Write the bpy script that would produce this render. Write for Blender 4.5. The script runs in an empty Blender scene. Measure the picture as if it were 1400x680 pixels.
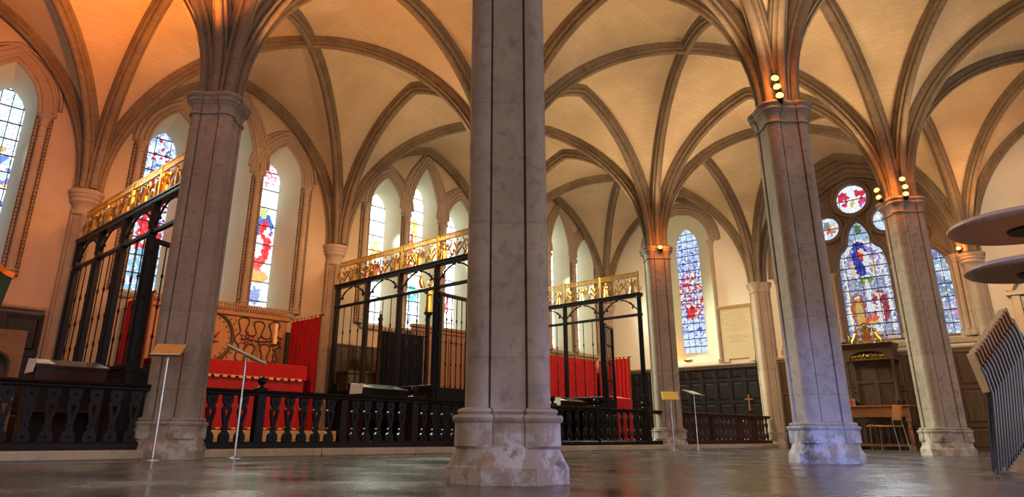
import bpy, bmesh, math, random
from mathutils import Vector, Matrix
random.seed(7)
PI = math.pi
COL = bpy.context.scene.collection
# ------------------------------------------------------------------ survey
A, B = 4.461, 4.381            # bay sizes of the vault grid (x, y)
SPR = 3.70                     # springing / top of the capitals
WY, WX = 2*B+.12, 3*A+.12      # faces of the back wall and the right wall

# ------------------------------------------------------------------ helpers
class MB:
    """collects shapes, then links them as ONE mesh object"""
    def __init__(s): s.v=[]; s.f=[]; s.uv={}
    def add(s, vs, fs, uvs=None):
        o=len(s.v); s.v+= [tuple(p) for p in vs]
        for k,f in enumerate(fs):
            if uvs is not None: s.uv[len(s.f)] = [uvs[i] for i in f]
            s.f.append(tuple(i+o for i in f))
        return s
    def box(s, x0,x1,y0,y1,z0,z1, M=None):
        vs=[Vector((x,y,z)) for z in (z0,z1) for y in (y0,y1) for x in (x0,x1)]
        if M: vs=[M@p for p in vs]
        return s.add(vs,[(0,2,3,1),(4,5,7,6),(0,1,5,4),(2,6,7,3),(0,4,6,2),(1,3,7,5)])
    def bbox(s, x0,x1,y0,y1,z0,z1, b=.008, M=None):
        """box with chamfered long edges"""
        def ring(z,i): 
            return [Vector(p) for p in ((x0+b+i,y0+i,z),(x1-b-i,y0+i,z),(x1-i,y0+b+i,z),(x1-i,y1-b-i,z),(x1-b-i,y1-i,z),(x0+b+i,y1-i,z),(x0+i,y1-b-i,z),(x0+i,y0+b+i,z))]
        rs=[ring(z0,b),ring(z0+b,0),ring(z1-b,0),ring(z1,b)]
        if M: rs=[[M@p for p in r] for r in rs]
        return s.loft(rs)
    def loft(s, rings, cap=True, closed=True):
        n=len(rings[0]); vs=[p for r in rings for p in r]; fs=[]
        for i in range(len(rings)-1):
            for j in range(n if closed else n-1):
                a=i*n+j; b=i*n+(j+1)%n
                fs.append((a,b,b+n,a+n))
        if cap and closed:
            fs.append(tuple(range(n-1,-1,-1))); fs.append(tuple(range((len(rings)-1)*n,len(rings)*n)))
        return s.add(vs,fs)
    def lathe(s, prof, c=(0,0,0), n=20, M=None, a0=0, a1=2*PI):
        full=abs(a1-a0-2*PI)<1e-6
        rings=[]
        for r,z in prof:
            rings.append([Vector((c[0]+r*math.cos(a0+(a1-a0)*k/(n if full else n-1)),c[1]+r*math.sin(a0+(a1-a0)*k/(n if full else n-1)),c[2]+z)) for k in range(n)])
        if M: rings=[[M@p for p in r] for r in rings]
        return s.loft(rings, cap=True, closed=True)
    def tube(s, pts, r, n=8, cap=True):
        pts=[Vector(p) for p in pts]; rings=[]
        up=None
        for i,p in enumerate(pts):
            t=(pts[min(i+1,len(pts)-1)]-pts[max(i-1,0)]).normalized()
            if up is None:
                up=Vector((0,0,1)) if abs(t.z)<.9 else Vector((1,0,0))
            a=t.cross(up)
            if a.length<1e-4: a=t.cross(Vector((.3,.9,.1)))
            a.normalize(); b=a.cross(t).normalized(); up=b
            rr=r[i] if isinstance(r,(list,tuple)) else r
            rings.append([p+a*rr*math.cos(2*PI*k/n)+b*rr*math.sin(2*PI*k/n) for k in range(n)])
        return s.loft(rings, cap=cap)
    def ball(s, c, r, n=12, sz=1.0):
        return s.lathe([(max(1e-4,r*math.sin(PI*k/8)),-r*sz*math.cos(PI*k/8)) for k in range(9)], c, n)
    def prism(s, poly, fn, d0, d1):
        """poly: (a,b) outline; fn(a,b,d)->point; extruded between d0 and d1"""
        bm=bmesh.new(); vs=[bm.verts.new((a,b,0)) for a,b in poly]
        f=bm.faces.new(vs); bmesh.ops.triangulate(bm,faces=[f])
        bm.verts.index_update(); n=len(poly)
        tris=[tuple(v.index for v in f.verts) for f in bm.faces]; bm.free()
        V=[fn(a,b,d0) for a,b in poly]+[fn(a,b,d1) for a,b in poly]
        F=[tuple(reversed(t)) for t in tris]+[tuple(i+n for i in t) for t in tris]
        F+=[(i,(i+1)%n,(i+1)%n+n,i+n) for i in range(n)]
        return s.add(V,F)
    def plate(s, outer, holes, fn, d0, d1=None):
        """flat plate with holes; if d1 given it has thickness"""
        bm=bmesh.new(); loops=[outer]+holes; es=[]; idx=[]
        for lp in loops:
            vs=[bm.verts.new((a,b,0)) for a,b in lp]; idx.append(len(vs))
            es+=[bm.edges.new((vs[i],vs[(i+1)%len(vs)])) for i in range(len(vs))]
        bm.verts.index_update()
        bmesh.ops.triangle_fill(bm,use_beauty=True,use_dissolve=False,edges=es)
        bm.verts.index_update()
        co=[(v.co.x,v.co.y) for v in bm.verts]; tris=[tuple(v.index for v in f.verts) for f in bm.faces]; bm.free()
        n=len(co)
        if d1 is None: return s.add([fn(a,b,d0) for a,b in co],tris)
        V=[fn(a,b,d0) for a,b in co]+[fn(a,b,d1) for a,b in co]
        F=[tuple(reversed(t)) for t in tris]+[tuple(i+n for i in t) for t in tris]; o=0
        for L in idx:
            F+=[(o+i,o+(i+1)%L,o+(i+1)%L+n,o+i+n) for i in range(L)]; o+=L
        return s.add(V,F)
    def sweep(s, prof, path, L, inward, closed=False):
        """moulding: profile (n along L, d along the in-plane normal) swept along a planar path"""
        P=[Vector(p) for p in path]; L=Vector(L).normalized(); rings=[]
        m=len(P)
        for i,p in enumerate(P):
            a=(P[i]-P[(i-1)%m]) if (i>0 or closed) else (P[1]-P[0])
            b=(P[(i+1)%m]-P[i]) if (i<m-1 or closed) else (P[-1]-P[-2])
            n1=L.cross(a).normalized(); n2=L.cross(b).normalized()
            N=(n1+n2).normalized(); c=max(.45,N.dot(n1)); N=N*inward/c
            rings.append([p+L*w+N*d for w,d in prof])
        if closed: rings.append(rings[0])
        return s.loft(rings, cap=not closed)
    def build(s, name, mat, parent=None, smooth=False, loc=None, kind=None):
        me=bpy.data.meshes.new(name)
        off=Vector(loc) if loc is not None else None
        vs=[tuple(Vector(p)-off) for p in s.v] if off is not None else s.v
        me.from_pydata(vs,[],s.f)
        if s.uv:
            l=me.uv_layers.new(name='UVMap')
            for pi,u in s.uv.items():
                p=me.polygons[pi]
                for k,li in enumerate(p.loop_indices): l.data[li].uv=u[k]
        bm=bmesh.new(); bm.from_mesh(me); bmesh.ops.recalc_face_normals(bm,faces=bm.faces); bm.to_mesh(me); bm.free()
        if smooth:
            me.polygons.foreach_set('use_smooth',[True]*len(me.polygons))
            try: me.set_sharp_from_angle(angle=math.radians(38))
            except Exception: pass
        if mat: me.materials.append(mat)
        o=bpy.data.objects.new(name,me); COL.objects.link(o)
        if parent is not None: o.parent=parent
        if off is not None: o.location=off
        if kind: o['kind']=kind
        return o
def empty(name, loc=(0,0,0), rz=0):
    o=bpy.data.objects.new(name,None); COL.objects.link(o); o.location=loc; o.rotation_euler=(0,0,rz); o.empty_display_size=.1
    return o
def tag(o, label, cat, group=None):
    o['label']=label; o['category']=cat
    if group: o['group']=group
    return o
def thing(name, label, cat, loc=(0,0,0), rz=0, group=None): return tag(empty(name,loc,rz),label,cat,group)
def struct(name, loc=(0,0,0)):
    o=empty(name,loc); o['kind']='structure'; return o
def dup(root, loc, rz, label=None, group=None):
    r=root.copy(); COL.objects.link(r); r.location=loc; r.rotation_euler=(0,0,rz)
    if label: r['label']=label
    if group: r['group']=group
    for ch in list(root.children):
        c=ch.copy(); COL.objects.link(c); c.parent=r
        for g in list(ch.children):
            d=g.copy(); COL.objects.link(d); d.parent=c
    return r

# ------------------------------------------------------------------ materials
def nt(name):
    m=bpy.data.materials.new(name); m.use_nodes=True; t=m.node_tree
    for n in list(t.nodes): t.nodes.remove(n)
    out=t.nodes.new('ShaderNodeOutputMaterial')
    return m,t,out
def N(t,typ,**k):
    n=t.nodes.new(typ)
    for a,v in k.items():
        if a.startswith('i_'): n.inputs[a[2:].replace('_',' ')].default_value=v
        else: setattr(n,a,v)
    return n
def math_(t,op,a,b=None,clamp=False):
    n=t.nodes.new('ShaderNodeMath'); n.operation=op; n.use_clamp=clamp
    for i,x in enumerate((a,b)):
        if x is None: continue
        if isinstance(x,(int,float)): n.inputs[i].default_value=x
        else: t.links.new(x,n.inputs[i])
    return n.outputs[0]
def mix(t,fac,a,b,blend='MIX'):
    n=t.nodes.new('ShaderNodeMix'); n.data_type='RGBA'; n.blend_type=blend
    for sock,x in ((n.inputs['Factor'],fac),(n.inputs[6],a),(n.inputs[7],b)):
        if isinstance(x,(int,float)): sock.default_value=x
        elif isinstance(x,tuple): sock.default_value=(*x[:3],1)
        else: t.links.new(x,sock)
    return n.outputs[2]
def ramp(t,fac,stops):
    n=t.nodes.new('ShaderNodeValToRGB'); e=n.color_ramp.elements
    e[0].position=stops[0][0]; e[0].color=(*stops[0][1],1); e[1].position=stops[-1][0]; e[1].color=(*stops[-1][1],1)
    for p,c in stops[1:-1]:
        x=e.new(p); x.color=(*c,1)
    t.links.new(fac,n.inputs[0]); return n.outputs[0]
def bsdf(t,out,col,rough=.7,metal=0,bump=None,bstr=.3,bdist=.02,spec=.5,**kw):
    b=t.nodes.new('ShaderNodeBsdfPrincipled')
    if isinstance(col,tuple): b.inputs['Base Color'].default_value=(*col,1)
    else: t.links.new(col,b.inputs['Base Color'])
    if isinstance(rough,(int,float)): b.inputs['Roughness'].default_value=rough
    else: t.links.new(rough,b.inputs['Roughness'])
    b.inputs['Metallic'].default_value=metal; b.inputs['Specular IOR Level'].default_value=spec
    for k,v in kw.items(): b.inputs[k.replace('_',' ')].default_value=v
    if bump is not None:
        bn=t.nodes.new('ShaderNodeBump'); bn.inputs['Strength'].default_value=bstr; bn.inputs['Distance'].default_value=bdist
        t.links.new(bump,bn.inputs['Height']); t.links.new(bn.outputs[0],b.inputs['Normal'])
    t.links.new(b.outputs[0],out.inputs[0]); return b
def noise(t,vec,scale,detail=4,rough=.55):
    n=t.nodes.new('ShaderNodeTexNoise'); n.inputs['Scale'].default_value=scale; n.inputs['Detail'].default_value=detail; n.inputs['Roughness'].default_value=rough
    if vec is not None: t.links.new(vec,n.inputs['Vector'])
    return n.outputs[0]
def plain(name,col,rough=.5,metal=0,var=.25,scale=6,bstr=.1,spec=.5):
    m,t,out=nt(name); g=N(t,'ShaderNodeNewGeometry').outputs['Position']
    f=noise(t,g,scale)
    c=mix(t,f,tuple(x*(1-var) for x in col),tuple(min(1,x*(1+var)) for x in col))
    bsdf(t,out,c,rough,metal,f,bstr,.01,spec); return m
def stone(name,c1,c2,joint=0,dark=(.05,.04,.035),rough=.85,chalk=0,bstr=.35,grime=.35):
    m,t,out=nt(name); g=N(t,'ShaderNodeNewGeometry').outputs['Position']
    n1=noise(t,g,2.2,5); n2=noise(t,g,14,6,.65); n3=noise(t,g,.9,2)
    c=mix(t,ramp(t,n1,[(.3,(0,0,0)),(.7,(1,1,1))]),c1,c2)
    c=mix(t,math_(t,'MULTIPLY',ramp(t,n2,[(.5,(0,0,0)),(.75,(1,1,1))]),grime),c,dark)
    h=n2
    if joint:
        sep=N(t,'ShaderNodeSeparateXYZ'); t.links.new(g,sep.inputs[0])
        zz=math_(t,'ADD',sep.outputs[2],.13)
        fr=math_(t,'FRACT',math_(t,'DIVIDE',zz,joint))
        ln=math_(t,'LESS_THAN',fr,.018)
        blk=N(t,'ShaderNodeTexWhiteNoise',noise_dimensions='1D'); t.links.new(math_(t,'FLOOR',math_(t,'DIVIDE',zz,joint)),blk.inputs['W'])
        c=mix(t,math_(t,'MULTIPLY',blk.outputs[0],.22),c,tuple(x*.55 for x in c1))
        c=mix(t,math_(t,'MULTIPLY',ln,.18),c,dark)
        h=math_(t,'SUBTRACT',n2,math_(t,'MULTIPLY',ln,.3))
    if chalk:
        sep=N(t,'ShaderNodeSeparateXYZ'); t.links.new(g,sep.inputs[0])
        hm=N(t,'ShaderNodeMapRange'); t.links.new(sep.outputs[2],hm.inputs[0])
        for k,v in zip(range(1,5),(.18,.58,1,0)): hm.inputs[k].default_value=v
        n4=noise(t,g,7,6,.7)
        n5=noise(t,g,4.5,5,.7)
        msk=math_(t,'MULTIPLY',hm.outputs[0],ramp(t,n4,[(.47,(0,0,0)),(.56,(1,1,1))]))
        c=mix(t,math_(t,'MULTIPLY',msk,chalk),c,(.52,.47,.43))
        msk2=math_(t,'MULTIPLY',hm.outputs[0],ramp(t,n5,[(.57,(0,0,0)),(.64,(1,1,1))]))
        c=mix(t,math_(t,'MULTIPLY',msk2,.75),c,(.08,.06,.048))
    bsdf(t,out,c,rough,0,h,bstr,.015,.3); return m
def web_mat(name):
    m,t,out=nt(name); uv=N(t,'ShaderNodeUVMap'); g=N(t,'ShaderNodeNewGeometry').outputs['Position']
    br=N(t,'ShaderNodeTexBrick',offset=.5); t.links.new(uv.outputs[0],br.inputs['Vector'])
    for k,v in (('Scale',1),('Mortar Size',.005),('Mortar Smooth',.3),('Brick Width',.30),('Row Height',.088),('Bias',0)): br.inputs[k].default_value=v
    br.inputs['Color1'].default_value=(.68,.555,.365,1); br.inputs['Color2'].default_value=(.61,.49,.31,1); br.inputs['Mortar'].default_value=(.47,.37,.25,1)
    n1=noise(t,g,1.3,5); n2=noise(t,g,9,5)
    c=mix(t,.3,br.outputs[0],(.66,.535,.35))
    c=mix(t,ramp(t,n1,[(.35,(0,0,0)),(.7,(.65,.65,.65))]),c,(.42,.32,.20))
    n3=noise(t,g,.55,3)
    c=mix(t,ramp(t,n3,[(.45,(0,0,0)),(.7,(.55,.55,.55))]),c,(.45,.35,.23))
    bsdf(t,out,c,.9,0,n2,.15,.01,.2); return m
def plaster(name,c1,c2):
    m,t,out=nt(name); g=N(t,'ShaderNodeNewGeometry').outputs['Position']
    n1=noise(t,g,1.1,5); n2=noise(t,g,22,4)
    c=mix(t,ramp(t,n1,[(.3,(0,0,0)),(.75,(1,1,1))]),c1,c2)
    bsdf(t,out,c,.85,0,n2,.12,.01,.25); return m
def wood(name,c1,c2,rough=.35,axis=2,bstr=.12,spec=.5):
    m,t,out=nt(name); tc=N(t,'ShaderNodeTexCoord'); mp=N(t,'ShaderNodeMapping')
    s=[14,14,14]; s[axis]=1.2; mp.inputs['Scale'].default_value=s; t.links.new(tc.outputs['Object'],mp.inputs[0])
    n=noise(t,mp.outputs[0],3,5,.6)
    c=mix(t,ramp(t,n,[(.3,(0,0,0)),(.7,(1,1,1))]),c1,c2)
    bsdf(t,out,c,rough,0,n,bstr,.006,spec); return m
def floor_mat():
    m,t,out=nt('stone_flags'); g=N(t,'ShaderNodeNewGeometry').outputs['Position']
    mp=N(t,'ShaderNodeMapping'); mp.inputs['Rotation'].default_value=(0,0,.03); mp.inputs['Location'].default_value=(.3,.2,0); t.links.new(g,mp.inputs[0])
    br=N(t,'ShaderNodeTexBrick',offset=.37); t.links.new(mp.outputs[0],br.inputs['Vector'])
    for k,v in (('Scale',1),('Mortar Size',.012),('Mortar Smooth',.1),('Brick Width',1.25),('Row Height',.66)): br.inputs[k].default_value=v
    br.inputs['Color1'].default_value=(0,0,0,1); br.inputs['Color2'].default_value=(1,1,1,1); br.inputs['Mortar'].default_value=(.5,.5,.5,1)
    n1=noise(t,g,1.6,6,.6); n2=noise(t,g,26,5,.7); n3=noise(t,g,5,5)
    c=mix(t,br.outputs[0],(.045,.036,.029),(.17,.125,.09))
    c=mix(t,ramp(t,n1,[(.35,(0,0,0)),(.65,(1,1,1))]),c,(.075,.075,.078))
    c=mix(t,ramp(t,n3,[(.5,(0,0,0)),(.75,(.6,.6,.6))]),c,(.15,.12,.09))
    c=mix(t,math_(t,'MULTIPLY',br.outputs[1],.95),c,(.012,.01,.008))
    r=N(t,'ShaderNodeMapRange'); t.links.new(n1,r.inputs[0]); r.inputs[1].default_value=.3; r.inputs[2].default_value=.7; r.inputs[3].default_value=.12; r.inputs[4].default_value=.34
    h=math_(t,'SUBTRACT',math_(t,'ADD',math_(t,'MULTIPLY',n2,.22),math_(t,'MULTIPLY',n3,.10)),math_(t,'MULTIPLY',br.outputs[1],.9))
    bsdf(t,out,c,r.outputs[0],0,h,.18,.008,.38); return m
def stained(name, axis, strength, cell, base, zones, bar_z=.28, bar_s=.17, s0=0, jitter=.13, white=.0, lead=.028):
    """stained glass lit from outside: coloured cells, lead lines, saddle bars; zones (cs, cz, rs, rz, colour)"""
    m,t,out=nt(name); g=N(t,'ShaderNodeNewGeometry').outputs['Position']
    sp=N(t,'ShaderNodeSeparateXYZ'); t.links.new(g,sp.inputs[0]); S=sp.outputs[0 if axis=='x' else 1]; Z=sp.outputs[2]
    cb=N(t,'ShaderNodeCombineXYZ'); t.links.new(S,cb.inputs[0]); t.links.new(Z,cb.inputs[1])
    vo=N(t,'ShaderNodeTexVoronoi',voronoi_dimensions='2D',feature='F1'); ve=N(t,'ShaderNodeTexVoronoi',voronoi_dimensions='2D',feature='DISTANCE_TO_EDGE')
    for v in (vo,ve): v.inputs['Scale'].default_value=cell; t.links.new(cb.outputs[0],v.inputs['Vector'])
    ps=N(t,'ShaderNodeSeparateXYZ'); t.links.new(vo.outputs['Position'],ps.inputs[0])
    # the cell's own centre decides its colour
    cs,cz=ps.outputs[0],ps.outputs[1]
    rnd=N(t,'ShaderNodeSeparateColor'); t.links.new(vo.outputs['Color'],rnd.inputs[0])
    c=ramp(t,rnd.outputs[0],[(i/max(1,len(base)-1),x) for i,x in enumerate(base)]) if len(base)>1 else mix(t,0.0,base[0],base[0])
    for z in zones:
        a,b,ra,rb,colr=z[:5]; pr=z[5] if len(z)>5 else 1.0
        da=math_(t,'DIVIDE',math_(t,'SUBTRACT',cs,a),ra); db=math_(t,'DIVIDE',math_(t,'SUBTRACT',cz,b),rb)
        d=math_(t,'ADD',math_(t,'MULTIPLY',da,da),math_(t,'MULTIPLY',db,db))
        k=math_(t,'LESS_THAN',d,1.0)
        if pr<1: k=math_(t,'MULTIPLY',k,math_(t,'LESS_THAN',rnd.outputs[1],pr))
        c=mix(t,k,c,colr)
    c=mix(t,math_(t,'MULTIPLY',rnd.outputs[2],jitter),c,vo.outputs['Color'])
    if white:
        c=mix(t,math_(t,'LESS_THAN',rnd.outputs[1],white),c,(1,1,1))
    streak=noise(t,cb.outputs[0],16,3)
    c=mix(t,.35,c,mix(t,streak,(.35,.35,.35),(1.3,1.3,1.3)),'MULTIPLY')
    ln=math_(t,'LESS_THAN',ve.outputs['Distance'],lead)
    hz=math_(t,'LESS_THAN',math_(t,'FRACT',math_(t,'DIVIDE',Z,bar_z)),.022/bar_z)
    vs=math_(t,'LESS_THAN',math_(t,'FRACT',math_(t,'DIVIDE',math_(t,'SUBTRACT',S,s0),bar_s)),.012/bar_s)
    k=math_(t,'MAXIMUM',ln,math_(t,'MAXIMUM',hz,vs))
    c=mix(t,k,c,(.008,.008,.01))
    em=N(t,'ShaderNodeEmission'); t.links.new(c,em.inputs[0]); em.inputs[1].default_value=strength
    gl=N(t,'ShaderNodeBsdfGlossy'); gl.inputs['Roughness'].default_value=.25; gl.inputs['Color'].default_value=(.03,.03,.03,1)
    ad=N(t,'ShaderNodeAddShader'); t.links.new(em.outputs[0],ad.inputs[0]); t.links.new(gl.outputs[0],ad.inputs[1])
    t.links.new(ad.outputs[0],out.inputs[0]); return m
def glow(name,col,s):
    m,t,out=nt(name); em=N(t,'ShaderNodeEmission'); em.inputs[0].default_value=(*col,1); em.inputs[1].default_value=s
    t.links.new(em.outputs[0],out.inputs[0]); return m

STONE=stone('pier_stone',(.39,.295,.215),(.28,.21,.155),joint=.74,chalk=.8,grime=.55)
STONE_W=stone('warm_stone',(.44,.345,.25),(.36,.27,.19),joint=.9,grime=.2)
RIB=stone('rib_stone',(.26,.195,.125),(.17,.125,.078),grime=.55)
HOLLOW_SHADE=stone('hollow_shade_stone',(.10,.065,.04),(.07,.045,.03),grime=.4)  # shade of the dogtooth hollows put into the stone colour
TRAC=stone('tracery_stone',(.25,.18,.125),(.18,.125,.085),grime=.35)
WEB=web_mat('vault_web')
PLAS=plaster('cream_plaster',(.54,.42,.285),(.46,.35,.235))
PLAS_R=plaster('pale_plaster',(.74,.69,.59),(.68,.60,.49))
SPLAY=plaster('limewash',(.56,.58,.43),(.50,.50,.37))
FLOOR=floor_mat()
OAK=wood('black_oak',(.007,.005,.004),(.018,.011,.008),rough=.27,spec=.13)
OAKR=wood('dark_red_oak',(.035,.012,.007),(.065,.023,.013),rough=.28,spec=.2)
PANEL=wood('brown_panelling',(.055,.034,.02),(.10,.06,.035),rough=.45,spec=.25)
PANELB=wood('black_panelling',(.010,.010,.011),(.022,.021,.022),rough=.38,spec=.3)
IRON=plain('black_iron',(.010,.010,.011),.38,0,var=.3,bstr=.05,spec=.13)
GOLD=plain('gilding',(.58,.36,.085),.34,.85,var=.4,scale=20,bstr=.3)
STEEL=plain('brushed_steel',(.62,.62,.62),.25,1.0,var=.08,scale=40,bstr=.02)
CHROME=plain('chrome',(.42,.42,.45),.14,1.0,var=.04,scale=30,bstr=0)
DSTEEL=plain('dark_chrome',(.16,.16,.18),.16,1.0,var=.1,scale=30,bstr=0)
RED=plain('red_cloth',(.40,.012,.014),.75,0,var=.22,scale=10,bstr=.2,spec=.2)
REDD=plain('red_damask',(.34,.010,.012),.65,0,var=.4,scale=26,bstr=.2,spec=.3)
FRINGE=plain('fringe',(.70,.42,.16),.8,0,var=.4,scale=30)
BLACKCLOTH=plain('black_cloth',(.006,.006,.009),.8,0,var=.3,scale=12,spec=.1)
WHITECLOTH=plain('white_linen',(.62,.58,.52),.85,0,var=.12,scale=8)
WAX=plain('candle_wax',(.85,.62,.32),.5,0,var=.06)
BRASS=plain('dull_brass',(.20,.12,.04),.35,.85,var=.35,scale=30)
KERB=stone('kerb_stone',(.52,.42,.26),(.40,.30,.18),grime=.3,rough=.6)
MARBLE=plain('cream_marble',(.56,.46,.28),.4,0,var=.08,scale=3)
MARB_ED=plain('ochre_marble',(.52,.36,.2),.4,0,var=.15,scale=5)
SLATE=plain('black_slate',(.02,.02,.022),.3)
ORANGEWOOD=wood('orange_plywood',(.72,.30,.06),(.80,.38,.10),rough=.4,axis=0)
PLY=wood('beech_ply',(.45,.24,.11),(.55,.32,.16),rough=.4,axis=1)
DISCWOOD=wood('brown_disc_wood',(.50,.27,.13),(.60,.35,.18),rough=.45,axis=0)
DESKW=wood('desk_oak',(.20,.085,.03),(.29,.13,.05),rough=.35,axis=1)
REREDOS=wood('ochre_painted_board',(.36,.165,.05),(.45,.225,.07),rough=.55)
PAINT_D=plain('umber_paint',(.045,.03,.012),.6)
PAINT_R=plain('red_paint',(.22,.03,.015),.6)
PAINT_G=plain('olive_paint',(.06,.055,.015),.6)
YELLOW=plain('yellow_card',(.86,.60,.05),.5,0,var=.06)
CARD=plain('pale_card',(.72,.62,.42),.45,0,var=.1)
OCHRE=plain('ochre_card',(.60,.36,.09),.4,0,var=.15)
GREEN=plain('green_flag',(.01,.05,.03),.8,0,var=.2)
ORANGE=plain('orange_flag',(.75,.25,.03),.8,0,var=.15)
BOOKR=plain('red_book_cloth',(.60,.02,.02),.6,0,var=.15)
PAGES=plain('book_pages',(.75,.7,.6),.8)
BULB=glow('lit_bulb',(1,.50,.10),6)
INK=plain('engraved_line',(.30,.25,.17),.6)

# ------------------------------------------------------------------ floor
fm=MB(); fm.add([(-12,-12,0),(WX+.6,-12,0),(WX+.6,WY+.8,0),(-12,WY+.8,0)],[(0,1,2,3)])
fm.add([(-12,-12,-.15),(WX+.6,-12,-.15),(WX+.6,WY+.8,-.15),(-12,WY+.8,-.15)],[(3,2,1,0)])
fm.build('floor',FLOOR,kind='structure')
km=MB(); KF=B-.16
for x0,x1 in ((-A+.36,-.27),(.27,A-.27),(A+.27,2*A-.27),(2*A+.27,3*A-.2)):
    n=max(2,round((x1-x0)/1.35))
    for k in range(n):
        km.bbox(x0+(x1-x0)*k/n+.002,x0+(x1-x0)*(k+1)/n-.002,KF,KF+.32,0,.082,.012)
km.build('trim_1',KERB,kind='structure')

# ------------------------------------------------------------------ piers
def section(o=0, gd=1.0, n=9):
    """octagonal pier with a round shaft on each cardinal side; o offsets outward, gd groove depth"""
    pts=[]
    r=.09+o; d=.19; dd=.208+o
    for q in range(4):
        th=q*PI/2
        loc=[]
        for k in range(n):
            a=math.radians(-65+130*k/(n-1)); loc.append((d+r*math.cos(a),r*math.sin(a)))
        ex,ey=loc[-1]; dep=(ex+ey)/math.sqrt(2); lat=(ex-ey)/math.sqrt(2)
        nd=dep-.042*gd; fl=max(.03,lat-.014)
        for D,Lt in ((nd,lat-.006),(dd,fl),(dd,-fl),(nd,-lat+.006)):
            loc.append(((D+Lt)/math.sqrt(2),(D-Lt)/math.sqrt(2)))
        for x,y in loc: pts.append((x*math.cos(th)-y*math.sin(th),x*math.sin(th)+y*math.cos(th)))
    return pts
def octa(ap, n=52):
    """octagon sampled with the same number of points as section()"""
    out=[]
    for x,y in section(0,0):
        a=math.atan2(y,x); k=((a+PI/8)%(PI/4))-PI/8
        R=ap/math.cos(k); out.append((R*math.cos(a),R*math.sin(a)))
    return out
def ringz(sec,z,s=1.0): return [Vector((x*s,y*s,z)) for x,y in sec]
def blend(a,b,t): return [(p[0]*(1-t)+q[0]*t,p[1]*(1-t)+q[1]*t) for p,q in zip(a,b)]
def pier_meshes():
    base=MB()
    base.loft([ringz(octa(.318),0),ringz(octa(.318),.078),ringz(octa(.308),.09),ringz(blend(octa(.285),section(.05,.3),.5),.165),
        ringz(section(.052,.3),.18),ringz(section(.05,.35),.29),ringz(section(.062,.4),.30),ringz(section(.066,.4),.315),ringz(section(.058,.4),.328),
        ringz(section(.03,.5),.332),ringz(section(.032,.5),.336),ringz(section(.04,.6),.345),ringz(section(.034,.6),.358),ringz(section(.006,.9),.365)])
    sh=MB(); sh.loft([ringz(section(),.36),ringz(section(),3.47)],cap=True)
    cp=MB()
    cp.loft([ringz(section(.004,.9),3.455),ringz(section(.018,.6),3.46),ringz(section(.022,.6),3.472),ringz(section(.016,.6),3.484),ringz(section(.004,.8),3.488),
        ringz(section(.006,.7),3.53),ringz(section(.018,.6),3.565),ringz(section(.036,.5),3.585),ringz(section(.040,.5),3.60),ringz(section(.052,.4),3.605),ringz(section(.06,.35),3.622),ringz(section(.052,.4),3.638),
        ringz(section(.05,.4),3.646),ringz(section(.066,.3),3.656),ringz(section(.078,.25),3.675),ringz(section(.076,.25),3.692),ringz(section(.064,.3),3.70)])
    return base,sh,cp
pb,psf,pc=pier_meshes()
p0=thing('stone_pier','nearest stone pier, standing centre front with chalky worn base','pier',(0,0,0))
pb.build('base',STONE,p0,True); psf.build('shaft',STONE,p0,True); pc.build('capital',STONE,p0,True)
for (x,y),lb in (((0,B),'left stone pier between the altar rails beside two sloping reader stands'),
    ((A,0),'stone pier right of centre carrying three lit spotlights, bluish base'),
    ((2*A,0),'right-hand stone pier beside the single orange chair, five spotlights on its capital'),
    ((2*A,B),'stone pier behind the yellow sign, one spotlight on its capital'),
    ((A,B),'stone pier standing hidden directly behind the nearest pier')):
    dup(p0,(x,y,0),0,lb)

# responds on the walls
def respond(n, x, y, face, poly=False):
    """half pier against a wall; face = unit vector into the room"""
    r=struct('trim_%d'%n,(x,y,0)); s=.86
    if not poly:
        sh=MB(); sh.loft([ringz(section(),.30,.58),ringz(section(),3.40,.58)]); sh.build('shaft',STONE_W,r,True)
        cp=MB(); cp.lathe([(r_*.76,z_) for r_,z_ in [(.17,3.30),(.205,3.31),(.215,3.325),(.205,3.34),(.185,3.345),(.19,3.40),(.215,3.46),(.25,3.50),(.27,3.51),(.275,3.53),(.265,3.545),(.26,3.55),(.285,3.565),(.30,3.59),(.29,3.61),(.285,3.615),(.31,3.63),(.325,3.66),(.32,3.69),(.30,3.70)]],n=32); cp.build('capital',STONE_W,r,True)
    else:
        sh=MB(); sh.loft([ringz(section(),.32,s),ringz(section(),3.47,s)]); sh.build('shaft',STONE_W,r,True)
        q=MB(); q.v=[(a*s,b*s,c) for a,b,c in pc.v]; q.f=list(pc.f); q.build('capital',STONE_W,r,True)
    bs=s*.9 if poly else .62
    b=MB(); b.v=[(p[0]*bs,p[1]*bs,p[2]) for p in pb.v]; b.f=list(pb.f); b.build('base',STONE_W,r,True)
    return r
respond(2,-A,2*B+.07,(0,-1)); respond(3,0,2*B+.07,(0,-1)); respond(4,A,2*B+.07,(0,-1)); respond(5,2*A,2*B+.07,(0,-1))
respond(6,3*A+.02,2*B+.02,(-1,-1)); respond(7,3*A+.07,B,(-1,0),True); respond(8,3*A+.07,0,(-1,0))

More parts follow.
